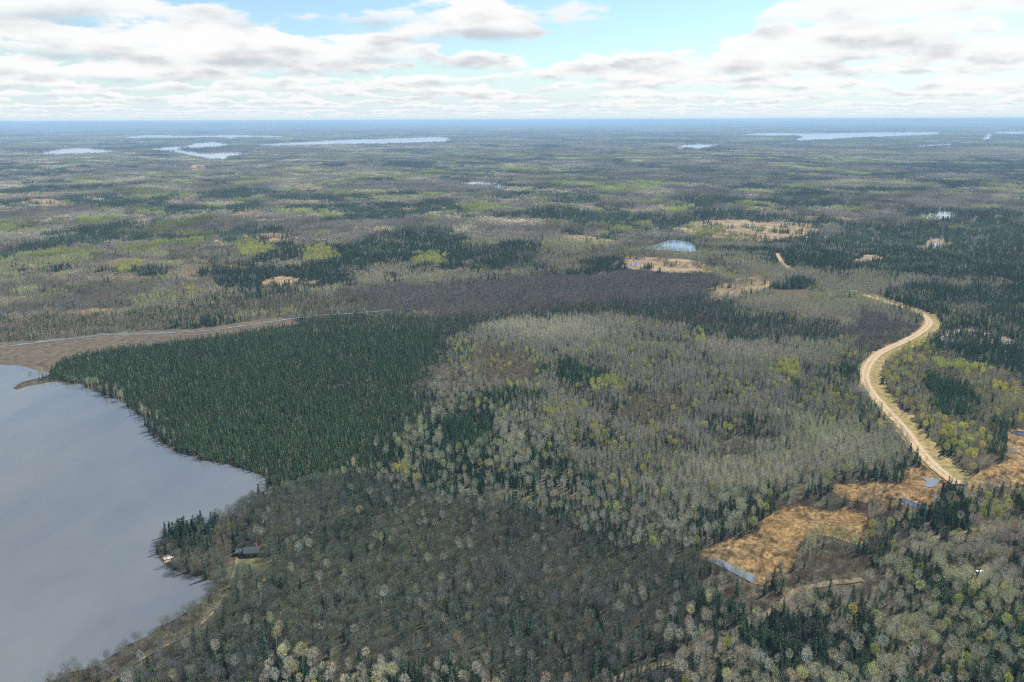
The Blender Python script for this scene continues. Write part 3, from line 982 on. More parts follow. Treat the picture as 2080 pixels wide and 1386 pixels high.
# ---------------------------------------------------------------- where each kind of wood grows (photo pixels at crown height)
ZONES = [
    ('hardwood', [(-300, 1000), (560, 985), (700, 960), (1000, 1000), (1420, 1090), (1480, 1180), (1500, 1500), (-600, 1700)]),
    ('bottomright', [(1400, 1200), (1500, 1190), (1640, 1150), (1760, 1110), (1790, 1050), (1900, 1020), (2300, 960), (2500, 1700), (1350, 1700)]),
    ('bottomright', [(560, 1330), (760, 1345), (980, 1360), (1000, 1500), (500, 1500)]),
    ('midmix', [(820, 880), (870, 790), (960, 780), (1100, 850), (1260, 1010), (1480, 985), (1640, 970), (1820, 930), (1840, 960), (1690, 990), (1560, 1040), (1420, 1120), (1290, 1120), (1120, 1050),
                (960, 1000), (780, 990), (770, 930)]),
    ('rightwood', [(1760, 760), (1800, 720), (1900, 690), (2200, 690), (2300, 960), (1960, 980), (1870, 880), (1790, 800)]),
    ('parcel', [(900, 720), (960, 665), (1060, 650), (1240, 640), (1320, 655), (1400, 690), (1560, 690), (1700, 700), (1760, 730), (1748, 780), (1800, 850), (1850, 910), (1640, 965), (1480, 985),
                (1290, 1010), (1200, 950), (1040, 830)]),
    ('silver', [(1290, 1000), (1340, 955), (1440, 935), (1540, 925), (1620, 900), (1600, 850), (1700, 840), (1800, 880), (1850, 912), (1640, 962), (1480, 985)]),
    ('silver', [(950, 668), (1050, 652), (1240, 645), (1300, 665), (1180, 690), (1040, 690)]),
    ('silver', [(1400, 700), (1480, 690), (1640, 695), (1700, 712), (1620, 735), (1480, 735)]),
    ('brownwood', [(960, 720), (1040, 705), (1120, 740), (1080, 790), (980, 770)]),
    ('brownwood', [(1250, 800), (1330, 790), (1400, 830), (1330, 870), (1260, 850)]),
    ('brush', [(640, 600), (760, 570), (900, 572), (1100, 556), (1300, 545), (1440, 548), (1470, 580), (1430, 600), (1340, 612), (1100, 628), (900, 640), (780, 632), (640, 640)]),
    ('spruceband', [(830, 655), (880, 640), (1050, 628), (1200, 612), (1420, 598), (1500, 605), (1520, 632), (1330, 650), (1240, 640), (1060, 652), (960, 668), (900, 725), (860, 760)]),
    ('spruceband', [(1330, 640), (1520, 625), (1620, 640), (1720, 660), (1700, 700), (1560, 692), (1420, 692)]),
    ('brush', [(1740, 625), (1830, 640), (1870, 660), (1830, 690), (1760, 700), (1700, 670)]),
    ('bog', [(70, 728), (200, 697), (330, 676), (480, 660), (620, 642), (760, 634), (850, 645), (880, 690), (862, 760), (842, 850), (815, 880), (780, 935), (700, 962), (560, 990), (545, 968), (480, 946),
             (400, 922), (340, 900), (300, 856), (270, 820), (190, 775), (105, 762)]),
    ('bogedge', [(-60, 640), (100, 640), (260, 628), (500, 600), (700, 590), (760, 600), (740, 625), (560, 636), (420, 650), (200, 668), (-60, 690)]),
    ('conifer', [(1790, 585), (1900, 575), (2000, 590), (2120, 560), (2120, 600), (2060, 630), (1960, 615), (1880, 640), (1820, 615)]),
    ('conifer', [(1900, 640), (1980, 630), (2140, 620), (2140, 800), (2060, 760), (1990, 735), (1920, 720), (1880, 700), (1900, 665)]),
    ('conifer', [(1590, 500), (1700, 470), (1860, 450), (2120, 490), (2120, 540), (1950, 560), (1800, 560), (1700, 540)]),
    ('conifer', [(1040, 430), (1120, 418), (1300, 432), (1420, 440), (1380, 448), (1200, 452), (1100, 444)]),
    ('conifer', [(720, 490), (800, 462), (900, 460), (950, 480), (930, 505), (820, 512), (740, 515)]),
    ('brush', [(650, 380), (760, 366), (900, 366), (1010, 372), (1000, 386), (860, 388), (720, 386)]),
    ('dark_patch', [(1430, 890), (1500, 878), (1590, 890), (1590, 912), (1520, 925), (1450, 918)]),
    ('peninsula', [(312, 1150), (318, 1070), (360, 1035), (430, 1040), (520, 1040), (500, 1120), (440, 1180), (350, 1165)]),
    ('fir_patch', [(860, 870), (900, 840), (980, 845), (1010, 880), (980, 920), (900, 905)]),
    ('fir_patch', [(1110, 745), (1170, 738), (1230, 752), (1210, 775), (1130, 772)]),
    ('fir_patch', [(960, 800), (1050, 790), (1110, 815), (1050, 830), (975, 825)]),
    ('fir_patch', [(1690, 745), (1760, 735), (1790, 760), (1720, 775), (1680, 770)]),
    ('fir_patch', [(1880, 760), (1960, 770), (1990, 830), (1930, 850), (1890, 800)]),
    ('fir_patch', [(1840, 920), (1900, 890), (1950, 940), (1930, 975), (1860, 960), (1830, 945)]),
    ('fir_patch', [(2020, 850), (2060, 840), (2070, 890), (2040, 920), (2020, 890)]),
    ('tall_fir', [(1898, 985), (1940, 1000), (1950, 1060), (1905, 1060)]),
    ('tall_fir', [(345, 1058), (410, 1050), (412, 1085), (350, 1090)]),
    ('lowbrush', [(1395, 1138), (1440, 1150), (1530, 1192), (1570, 1198), (1600, 1170), (1625, 1112), (1660, 1092), (1740, 1112), (1775, 1100), (1790, 1140), (1760, 1185), (1640, 1205), (1560, 1240), (1480, 1215), (1400, 1180)]),
    ('lowbrush', [(1545, 1060), (1590, 1015), (1690, 1000), (1720, 1025), (1760, 1030), (1800, 1040), (1780, 1070), (1755, 1042), (1690, 1036), (1600, 1026)]),
    ('shoreband', [(20, 1410), (190, 1315), (320, 1240), (425, 1165), (470, 1190), (420, 1262), (300, 1330), (180, 1410)]),
    ('spit', [(0, 800), (0, 765), (60, 760), (112, 752), (135, 768), (128, 785), (60, 796)]),
    ('yellow', [(772, 962), (790, 945), (838, 930), (842, 962), (800, 972)]),
    ('yellow', [(1200, 775), (1240, 762), (1275, 775), (1270, 800), (1215, 800)]),
    ('yellow', [(1110, 830), (1160, 822), (1200, 835), (1160, 850), (1115, 848)]),
    ('yellow', [(1980, 1040), (2030, 1020), (2060, 1035), (2050, 1060), (1985, 1062)]),
    ('yellow', [(1905, 885), (1940, 878), (1950, 920), (1915, 930)]),
    ('yellow', [(1795, 760), (1825, 752), (1828, 768), (1800, 770)]),
    ('yellow', [(1885, 740), (1930, 738), (1990, 748), (1985, 757), (1920, 752), (1885, 752)]),
    ('yellow', [(1815, 722), (1850, 690), (1900, 700), (1895, 712), (1850, 712)]),
    ('yellow', [(1560, 745), (1600, 735), (1640, 750), (1610, 765)]),
    ('yellow', [(1375, 690), (1415, 678), (1440, 690), (1405, 702)]),
    ('yellow', [(840, 520), (880, 510), (910, 520), (900, 535), (855, 537)]),
    ('yellow', [(380, 590), (400, 584), (412, 592), (395, 597)]),
    ('yellow', [(470, 500), (520, 488), (560, 510), (500, 520)]),
    ('yellow', [(600, 510), (650, 500), (700, 520), (640, 530)]),
    ('yellow', [(230, 540), (280, 530), (290, 545), (240, 552)]),
    ('yellow', [(330, 560), (345, 556), (350, 566), (335, 568)]),
]
ZID = {n: i + 1 for i, n in enumerate(sorted(set(z[0] for z in ZONES)))}

GREY = (0.165, 0.150, 0.132)
# per zone: kind, trees per square metre, (height scale min, max), tint, tint spread
MIX = {
    'hardwood': [('hardwood', 0.098, (0.72, 1.10), (0.080, 0.087, 0.078), 0.30), ('aspen', 0.005, (0.8, 1.0), (0.17, 0.165, 0.14), 0.2),  # hardwood twigs tinted darker and greener: cloud shade put into the colour
                 ('fir', 0.026, (0.45, 0.95), (0.030, 0.050, 0.030), 0.3), ('spruce', 0.028, (0.8, 1.3), (0.026, 0.044, 0.030), 0.3), ('shrub', 0.045, (0.5, 1.0), (0.115, 0.10, 0.08), 0.3)],
    'bottomright': [('hardwood', 0.014, (0.7, 1.0), (0.115, 0.106, 0.092), 0.2), ('aspen', 0.036, (0.75, 1.1), (0.235, 0.216, 0.172), 0.28),
                    ('fir', 0.050, (0.5, 1.05), (0.030, 0.052, 0.030), 0.3), ('spruce', 0.055, (0.8, 1.6), (0.026, 0.046, 0.030), 0.3), ('budding', 0.0022, (0.7, 0.95), (0.32, 0.33, 0.075), 0.2), ('shrub', 0.045, (0.5, 1.0), (0.115, 0.10, 0.08), 0.3)],
    'midmix': [('aspen', 0.022, (0.75, 1.05), (0.20, 0.198, 0.162), 0.25), ('pole', 0.03, (0.7, 1.0), (0.16, 0.155, 0.13), 0.2), ('fir', 0.045, (0.5, 0.95), (0.026, 0.050, 0.030), 0.3),
               ('spruce', 0.05, (0.8, 1.4), (0.024, 0.044, 0.032), 0.3), ('budding', 0.0022, (0.7, 0.95), (0.30, 0.34, 0.08), 0.2), ('shrub', 0.045, (0.5, 1.0), (0.115, 0.10, 0.08), 0.3)],
    'rightwood': [('hardwood', 0.045, (0.6, 0.95), (0.205, 0.172, 0.135), 0.25), ('pole', 0.05, (0.6, 0.9), (0.25, 0.225, 0.165), 0.2), ('fir', 0.018, (0.45, 0.8), (0.032, 0.058, 0.028), 0.3),
                  ('budding', 0.010, (0.6, 0.85), (0.36, 0.35, 0.06), 0.2), ('shrub', 0.045, (0.5, 1.0), (0.115, 0.10, 0.08), 0.3)],
    'parcel': [('pole', 0.125, (0.7, 1.05), (0.178, 0.172, 0.150), 0.25), ('hardwood', 0.018, (0.5, 0.8), (0.165, 0.142, 0.122), 0.2), ('spruce', 0.030, (0.8, 1.3), (0.026, 0.048, 0.030), 0.3), ('fir', 0.018, (0.4, 0.8), (0.026, 0.052, 0.030), 0.3),
               ('shrub', 0.05, (0.6, 1.2), (0.15, 0.125, 0.09), 0.3), ('budding', 0.008, (0.55, 0.8), (0.33, 0.33, 0.07), 0.25)],
    'silver': [('pole', 0.15, (0.75, 1.05), (0.262, 0.246, 0.200), 0.2), ('spruce', 0.006, (0.8, 1.3), (0.026, 0.048, 0.030), 0.3)],
    'brownwood': [('hardwood', 0.10, (0.5, 0.75), (0.150, 0.122, 0.098), 0.2), ('spruce', 0.02, (0.6, 1.1), (0.026, 0.048, 0.030), 0.3), ('budding', 0.003, (0.5, 0.7), (0.33, 0.33, 0.07), 0.25)],
    'brush': [('shrub', 0.20, (0.7, 1.6), (0.124, 0.112, 0.100), 0.38), ('pole', 0.006, (0.35, 0.6), (0.17, 0.16, 0.14), 0.2), ('spruce', 0.014, (0.4, 0.8), (0.030, 0.046, 0.032), 0.3)],
    'spruceband': [('spruce', 0.10, (0.6, 1.15), (0.033, 0.054, 0.034), 0.3), ('pole', 0.02, (0.5, 0.7), (0.16, 0.15, 0.125), 0.2), ('shrub', 0.07, (0.8, 1.4), (0.12, 0.105, 0.09), 0.2)],
    'bog': [('spruce', 0.26, (0.35, 1.12), (0.035, 0.063, 0.032), 0.45), ('pole', 0.012, (0.4, 0.6), (0.20, 0.195, 0.165), 0.2)],
    'bogedge': [('spruce', 0.055, (0.45, 0.95), (0.034, 0.055, 0.030), 0.3), ('shrub', 0.10, (0.8, 1.7), (0.165, 0.135, 0.095), 0.2), ('pole', 0.02, (0.4, 0.65), (0.20, 0.18, 0.14), 0.2)],
    'conifer': [('fir', 0.075, (0.6, 1.0), (0.026, 0.054, 0.028), 0.3), ('pole', 0.030, (0.7, 1.0), (0.23, 0.21, 0.17), 0.2)],
    'dark_patch': [('hardwood', 0.09, (0.45, 0.65), (0.115, 0.098, 0.088), 0.2), ('spruce', 0.02, (0.7, 1.1), (0.026, 0.046, 0.030), 0.3)],
    'peninsula': [('hardwood', 0.10, (0.6, 0.95), (0.092, 0.090, 0.080), 0.25), ('shrub', 0.08, (0.8, 1.5), (0.11, 0.09, 0.075), 0.2), ('fir', 0.025, (0.6, 0.95), (0.026, 0.045, 0.030), 0.3)],
    'spit': [('shrub', 0.10, (0.2, 0.45), (0.13, 0.095, 0.07), 0.25), ('tuft', 0.25, (0.8, 1.6), (0.17, 0.12, 0.08), 0.25)],
    'lowbrush': [('shrub', 0.17, (0.7, 1.5), (0.16, 0.118, 0.082), 0.3), ('hardwood', 0.012, (0.3, 0.5), (0.17, 0.13, 0.10), 0.2), ('spruce', 0.006, (0.5, 0.9), (0.03, 0.05, 0.03), 0.3)],
    'shoreband': [('hardwood', 0.11, (0.45, 0.85), (0.094, 0.094, 0.080), 0.28), ('shrub', 0.12, (0.8, 1.5), (0.14, 0.112, 0.085), 0.25), ('fir', 0.006, (0.3, 0.5), (0.03, 0.05, 0.03), 0.3)],
    'fir_patch': [('fir', 0.10, (0.55, 0.95), (0.026, 0.058, 0.030), 0.25), ('pole', 0.012, (0.7, 0.9), (0.22, 0.21, 0.16), 0.2), ('shrub', 0.045, (0.5, 1.0), (0.115, 0.10, 0.08), 0.3)],
    'tall_fir': [('fir', 0.17, (0.75, 1.05), (0.020, 0.040, 0.024), 0.2), ('shrub', 0.045, (0.5, 1.0), (0.115, 0.10, 0.08), 0.3)],
    'yellow': [('budding', 0.045, (0.6, 0.95), (0.33, 0.345, 0.065), 0.2), ('pole', 0.03, (0.6, 0.9), (0.21, 0.20, 0.14), 0.2)],
}
CLEAR = [(*[float(c) for c in ground(px_, py_)], r_) for px_, py_, r_ in ((513, 1127, 6.5), (486, 1126, 3.5), (1733, 598, 9.0), (1986, 1170, 5.0), (344, 1137, 4.0))]


def place(X, Y, lift=4.0):
    """zone number of each ground point, 0 = mosaic woods, -1 = nothing grows"""
    px, py, w = project(X, Y, np.full(X.shape, lift) + terrain(X, Y))
    k_ = np.clip((py - 242.0) / 500.0, 0.0, 1.6)
    jx = px + k_ * (46 * (fbm(X / 22.0, Y / 22.0, 701, 4, 0.6) - 0.5) + 16 * (rng.uniform(0, 1, X.shape) - 0.5)) * 2
    jy = py + k_ * (20 * (fbm(X / 22.0, Y / 22.0, 702, 4, 0.6) - 0.5) + 7 * (rng.uniform(0, 1, X.shape) - 0.5)) * 2
    zone = np.zeros(X.shape, int)
    for name, poly in ZONES:
        zone[inside(jx, jy, poly)] = ZID[name]
    bare = inside(X, Y, LAKE_W)
    for d_ in (FAR_W, PUDDLE_W, MARSH_W):
        for poly in d_.values():
            hit = inside(X, Y, poly)
            if d_ is MARSH_W and np.hypot(*np.array(poly).mean(0)) > 620 and poly is not MARSH_W['brown sedge fringe along the bog stream']:
                hit &= fbm(X / 17.0, Y / 17.0, 745, 4, 0.6) < 0.54      # thickets inside the openings
            bare |= hit
    for cx, cy, cr_ in CLEAR:
        bare |= np.hypot(X - cx, Y - cy) < cr_
    near = np.hypot(X, Y) < 1400
    if near.any():
        d, s = line_dist(X[near], Y[near], ROAD_W)
        b = bare[near]
        b |= (d < np.where(s > 0, 11.0, 4.8) * (0.75 + 0.5 * fbm(X[near] / 7.0, Y[near] / 7.0, 88, 3)))
        d, s = line_dist(X[near], Y[near], ROAD_FAR_W)
        b |= d < 5.0
        for line in TRACK_W.values():
            d, s = line_dist(X[near], Y[near], line)
            b |= d < 1.7
        d, s = line_dist(X[near], Y[near], STREAM_W)
        b |= d < 4.5
        bare[near] = b
    zone[bare] = -1
    return zone, px, py, w


def mosaic(X, Y, n):
    """cover of the wild woods: 0 grey hardwood, 1 tan poplar, 2 dark conifer, 3 fresh yellow-green, 4 low brush"""
    r = np.hypot(X, Y)
    wx = 60 * (fbm(X / 150, Y / 150, 301, 3) - 0.5)
    wy = 60 * (fbm(X / 150, Y / 150, 302, 3) - 0.5)
    far = sstep(r, 1200, 4000)

    def field(sd, size):
        n1 = fbm((X + wx) / size, (Y + wy) / size, sd, 5, 0.6)
        n2 = fbm((X + wx) / (size * 4.5), (Y + wy) / (size * 4.5), sd + 50, 5, 0.6)
        return n1 * (1 - 0.55 * far) + n2 * 0.55 * far
    a_ = field(401, 140.0)
    b_ = field(402, 120.0)
    c_ = field(403, 85.0)
    u_ = rng.uniform(-0.04, 0.04, n)
    right = 0.02 * sstep(X / np.maximum(r, 1), 0.05, 0.4)
    cover = np.zeros(n, int)
    cover[(b_ + u_) > 0.525] = 1
    cover[(b_ + u_) < 0.385] = 4
    cover[(c_ + u_) > 0.60] = 3
    cover[(a_ + u_ + right) > 0.56] = 2
    cover[(field(404, 75.0) + u_) > 0.645] = 5
    return cover


# ---------------------------------------------------------------- scatter: single trees near, clumps farther out
def jitter_grid(r0, r1, step):
    xs = np.arange(-r1 * 0.74, r1 * 0.74, step)
    ys = np.arange(max(60, r0 * 0.66), r1, step)
    X, Y = np.meshgrid(xs, ys)
    X = (X + rng.uniform(-0.5, 0.5, X.shape) * step).ravel()
    Y = (Y + rng.uniform(-0.5, 0.5, Y.shape) * step).ravel()
    r = np.hypot(X, Y)
    k = (r >= r0) & (r < r1) & (np.abs(X) < Y * 0.86 + 20)
    X, Y = X[k], Y[k]
    px, py, w = project(X, Y, np.zeros(X.shape))
    k = (px > -60) & (px < 2140) & (py < 1386 + 60) & (w > 1)
    return X[k], Y[k]


TREE_SIZE, TREE_DENSITY = 0.77, 1.6
PTS = {k: [] for k in KINDS}       # rows: x, y, z, scale, tint rgb, zone


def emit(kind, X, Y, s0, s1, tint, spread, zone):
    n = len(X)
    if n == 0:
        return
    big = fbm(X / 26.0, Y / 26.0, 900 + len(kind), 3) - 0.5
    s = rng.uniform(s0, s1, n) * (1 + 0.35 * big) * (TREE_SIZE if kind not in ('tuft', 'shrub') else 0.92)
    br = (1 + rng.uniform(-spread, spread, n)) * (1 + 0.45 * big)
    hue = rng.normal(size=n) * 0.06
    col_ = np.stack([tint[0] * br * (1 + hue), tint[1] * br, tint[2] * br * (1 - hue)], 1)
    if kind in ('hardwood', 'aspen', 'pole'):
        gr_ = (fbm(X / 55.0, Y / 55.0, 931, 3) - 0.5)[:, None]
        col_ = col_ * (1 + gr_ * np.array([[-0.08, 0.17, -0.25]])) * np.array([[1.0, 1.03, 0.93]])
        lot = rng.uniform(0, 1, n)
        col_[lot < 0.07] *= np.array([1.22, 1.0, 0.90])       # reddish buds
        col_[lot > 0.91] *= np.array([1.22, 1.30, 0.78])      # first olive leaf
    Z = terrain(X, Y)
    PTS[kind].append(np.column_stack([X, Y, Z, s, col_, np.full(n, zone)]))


MOSAIC_MIX = {5: [('shrub', 0.05, (0.4, 0.8), (0.34, 0.265, 0.17), 0.25), ('tuft', 0.08, (1.0, 2.0), (0.36, 0.27, 0.15), 0.25)],
              0: [('hardwood', 0.06, (0.75, 1.1), (0.180, 0.160, 0.132), 0.2), ('fir', 0.004, (0.6, 1.1), (0.028, 0.05, 0.03), 0.3)],
              1: [('pole', 0.09, (0.7, 1.0), (0.245, 0.220, 0.165), 0.2), ('hardwood', 0.012, (0.7, 1.0), (0.19, 0.165, 0.13), 0.2)],
              2: [('fir', 0.06, (0.6, 1.05), (0.026, 0.048, 0.030), 0.3), ('spruce', 0.03, (0.8, 1.4), (0.026, 0.046, 0.032), 0.3), ('pole', 0.01, (0.7, 1.0), (0.22, 0.2, 0.16), 0.2)],
              3: [('budding', 0.014, (0.65, 0.95), (0.28, 0.285, 0.085), 0.25), ('pole', 0.06, (0.7, 1.0), (0.25, 0.235, 0.15), 0.2)],
              4: [('hardwood', 0.05, (0.5, 0.8), (0.130, 0.120, 0.102), 0.2), ('shrub', 0.06, (1.0, 1.6), (0.13, 0.116, 0.095), 0.2), ('spruce', 0.012, (0.7, 1.2), (0.03, 0.048, 0.03), 0.3)]}
NEAR_R, MID_R = 700.0, 1250.0
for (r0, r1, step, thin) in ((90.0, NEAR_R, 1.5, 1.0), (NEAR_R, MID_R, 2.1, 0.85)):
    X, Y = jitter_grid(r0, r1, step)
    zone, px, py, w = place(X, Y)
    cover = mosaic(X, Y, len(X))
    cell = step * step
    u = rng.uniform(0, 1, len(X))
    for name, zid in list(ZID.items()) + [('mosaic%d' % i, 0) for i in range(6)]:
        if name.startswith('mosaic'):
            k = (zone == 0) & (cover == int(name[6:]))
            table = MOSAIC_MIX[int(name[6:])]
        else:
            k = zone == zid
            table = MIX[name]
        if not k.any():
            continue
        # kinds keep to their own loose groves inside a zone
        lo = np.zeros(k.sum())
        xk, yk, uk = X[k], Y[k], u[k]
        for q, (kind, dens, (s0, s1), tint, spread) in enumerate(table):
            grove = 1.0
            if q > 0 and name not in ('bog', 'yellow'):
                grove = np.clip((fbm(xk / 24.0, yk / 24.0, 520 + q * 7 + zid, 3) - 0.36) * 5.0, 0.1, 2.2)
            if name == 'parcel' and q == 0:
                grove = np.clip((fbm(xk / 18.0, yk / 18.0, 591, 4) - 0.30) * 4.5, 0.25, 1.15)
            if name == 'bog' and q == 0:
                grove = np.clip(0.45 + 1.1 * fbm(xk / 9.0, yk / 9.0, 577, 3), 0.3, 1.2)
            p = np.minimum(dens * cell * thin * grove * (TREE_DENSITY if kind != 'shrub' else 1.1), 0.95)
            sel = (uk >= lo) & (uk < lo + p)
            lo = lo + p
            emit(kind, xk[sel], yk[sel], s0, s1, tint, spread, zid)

# sedge tufts and willow clumps on the near marshes, brush along the lake shore
for lab, poly in MARSH_W.items():
    P = np.array(poly)
    if np.hypot(*P.mean(0)) > 700:
        continue
    area = 0.5 * abs(np.dot(P[:, 0], np.roll(P[:, 1], 1)) - np.dot(P[:, 1], np.roll(P[:, 0], 1)))
    fringe = 'fringe' in lab
    n = int(min(16000, area * (1.3 if not fringe else 0.5)))
    xy = rng.uniform(P.min(0), P.max(0), (n * 3, 2))
    k = inside(xy[:, 0], xy[:, 1], poly)
    for q in PUDDLE_W.values():
        k &= ~inside(xy[:, 0], xy[:, 1], q)
    for line, wd in [(ROAD_W, 4.6), (STREAM_W, 4.0)] + [(l, 2.4) for l in TRACK_W.values()]:
        k &= line_dist(xy[:, 0], xy[:, 1], line)[0] > wd
    xy = xy[k]
    dens = fbm(xy[:, 0] / 14.0, xy[:, 1] / 14.0, 610, 4)
    if 'lawn' in lab or 'yard' in lab:
        emit('tuft', xy[::2, 0], xy[::2, 1], 0.4, 0.8, (0.11, 0.115, 0.05), 0.3, -1)
    else:
        kt = (dens > 0.40)
        emit('tuft', xy[kt, 0], xy[kt, 1], 0.6, 1.4, (0.21, 0.16, 0.105) if fringe else (0.345, 0.232, 0.102), 0.3, -1)
        ks = (dens < (0.54 if fringe else 0.475)) & (rng.uniform(0, 1, len(xy)) < (0.4 if fringe else 0.2))
        emit('shrub', xy[ks, 0], xy[ks, 1], 0.3, 0.85, (0.105, 0.085, 0.062), 0.3, -2)
mx_, my_ = [], []
for lab, poly in MARSH_W.items():
    if np.hypot(*np.array(poly).mean(0)) < 620:
        for p in poly:
            for _ in range(8):
                mx_.append(p[0] + random.gauss(0, 3.6))
                my_.append(p[1] + random.gauss(0, 3.6))
mx_, my_ = np.array(mx_), np.array(my_)
k = ~inside(mx_, my_, LAKE_W) & (line_dist(mx_, my_, ROAD_W)[0] > 5) & (line_dist(mx_, my_, STREAM_W)[0] > 4)
for cx, cy, cr_ in CLEAR:
    k &= np.hypot(mx_ - cx, my_ - cy) > cr_
for q in PUDDLE_W.values():
    k &= ~inside(mx_, my_, q)
mx_, my_ = mx_[k], my_[k]
h_ = len(mx_) // 2
emit('shrub', mx_[:h_], my_[:h_], 0.35, 1.0, (0.14, 0.108, 0.075), 0.3, -3)
emit('tuft', mx_[h_:], my_[h_:], 0.9, 1.8, (0.30, 0.20, 0.095), 0.3, -3)
shore = [p for p in LAKE_W if 150 < np.hypot(*p) < 760 and abs(p[0]) < p[1] * 0.86]
sx_, sy_ = [], []
for p in shore:
    for _ in range(7):
        sx_.append(p[0] + random.uniform(-3.2, 3.2))
        sy_.append(p[1] + random.uniform(-3.2, 3.2))
sx_, sy_ = np.array(sx_), np.array(sy_)
k = ~inside(sx_, sy_, LAKE_W)
emit('shrub', sx_[k], sy_[k], 0.3, 0.8, (0.115, 0.085, 0.062), 0.25, -3)
emit('tuft', sx_[k] + 0.8, sy_[k], 0.8, 1.6, (0.20, 0.14, 0.08), 0.25, -3)

for k in PTS:
    PTS[k] = np.concatenate(PTS[k]) if PTS[k] else np.zeros((0, 8))

# ---------------------------------------------------------------- individual trees: those that show largest
IND = {'hardwood': 300, 'aspen': 300, 'fir': 220, 'spruce': 200, 'budding': 130, 'pole': 200, 'shrub': 120}
WORD = {'hardwood': ('hardwood_tree', 'bare grey hardwood', 'hardwood tree'), 'aspen': ('aspen_tree', 'pale leafless round-topped aspen', 'aspen tree'),
        'fir': ('fir_tree', 'dark green broad-skirted fir', 'fir tree'), 'spruce': ('spruce_tree', 'narrow dark green spruce', 'spruce tree'),
        'budding': ('budding_aspen', 'yellow-green budding aspen', 'aspen tree'), 'pole': ('young_aspen', 'slim pale leafless young aspen', 'aspen tree'),
        'shrub': ('willow_shrub', 'low brown leafless shrub', 'shrub')}


def where(px, py):
    if px < 560 and 1030 < py < 1190:
        return 'on the wooded point by the cabin'
    if px < 520 and py >= 1190:
        return 'on the bank below the lake'
    if px < 900 and py < 1010:
        return 'along the spruce bog by the lake'
    if px >= 1390 and py < 1050:
        return 'near the gravel road and blue pool' if px > 1640 else 'at the wooded head of the orange marsh'
    if 1390 <= px and py < 1215:
        return 'around the orange marsh' if px < 1790 else 'in the woods around the white truck'
    if px >= 1390:
        return 'beside the dirt track below the marsh' if px < 1640 else 'in the woods below the white truck' if px > 1860 else 'between the dirt track and the white truck'
    if py > 1290:
        return 'along the bottom edge below the cabin' if px < 700 else 'along the bottom edge left of the sandy track' if px < 1150 else 'along the bottom edge by the sandy track'
    if py > 1120:
        return 'in the foreground woods near the cabin' if px < 700 else 'midway between the cabin and the marsh' if px < 1080 else 'in the grey woods just left of the marsh'
    return 'in the mixed woods at the centre'


proto_col = bpy.data.collections.new('plant_prototypes')   # not linked: only instanced by the forest masses
rest = {}
for kind, n_ind in IND.items():
    P = PTS[kind]
    px, py, w = project(P[:, 0], P[:, 1], P[:, 2] + KINDS[kind]['h'] * P[:, 3] * 0.6)
    slant = np.sqrt(P[:, 0] ** 2 + P[:, 1] ** 2 + CAM_H ** 2)
    size = KINDS[kind]['h'] * P[:, 3] / slant
    ok = (px > 8) & (px < 2072) & (py > 400) & (py < 1380)
    order = np.argsort(-np.where(ok, size, -1))[:n_ind]
    mask = np.ones(len(P), bool)
    mask[order] = False
    rest[kind] = P[mask]
    name, words, cat = WORD[kind]
    trunk_me = [t.mesh(name + '_trunk', [M[KINDS[kind]['wood']]], [0]) for t in PROTO[kind]]
    crown_me = [t.mesh(name + '_crown', [M[KINDS[kind]['leaf']]], [1]) for t in PROTO[kind]]
    for q in order:
        x, y, z, s = P[q, :4]
        e = bpy.data.objects.new(name, None)
        e.empty_display_size = 0.5
        C.objects.link(e)
        e.location = (x, y, z)
        e.rotation_euler = (rng.uniform(-0.05, 0.05), rng.uniform(-0.05, 0.05), rng.uniform(0, 6.28))
        wd = s * rng.uniform(0.88, 1.14)
        e.scale = (wd, wd, s)
        spot = where(px[q], py[q])
        if kind == 'budding' and 760 < px[q] < 850 and 915 < py[q] < 985:
            lab = 'bright yellow-green budding aspen in the dense clump beside the spruce bog'
        else:
            tall = 'tall ' if s > np.quantile(P[order, 3], 0.67) else 'short ' if s < np.quantile(P[order, 3], 0.33) else ''
            tone = ''
            if kind in ('hardwood', 'aspen', 'pole'):
                rb, gb = P[q, 4] / P[q, 6], P[q, 5] / P[q, 4]
                tone = 'olive-tinged ' if rb > 1.75 else 'reddish ' if gb < 0.84 else ''
            lab = tall + tone + words + ' ' + spot
        tag(e, lab, cat, lab.replace(' aspen ', ' aspens ').replace('hardwood ', 'hardwoods ').replace(' fir ', ' firs ').replace(' spruce ', ' spruces ').replace('shrub ', 'shrubs '))
        v = int(rng.integers(NVAR))
        for nm, me in (('stem' if kind == 'shrub' else 'trunk', trunk_me[v]), ('crown', crown_me[v])):
            o = bpy.data.objects.new(nm, me)
            C.objects.link(o)
            o.parent = e
            o['tint'] = [float(P[q, 4]), float(P[q, 5]), float(P[q, 6])]
rest['tuft'] = PTS['tuft']


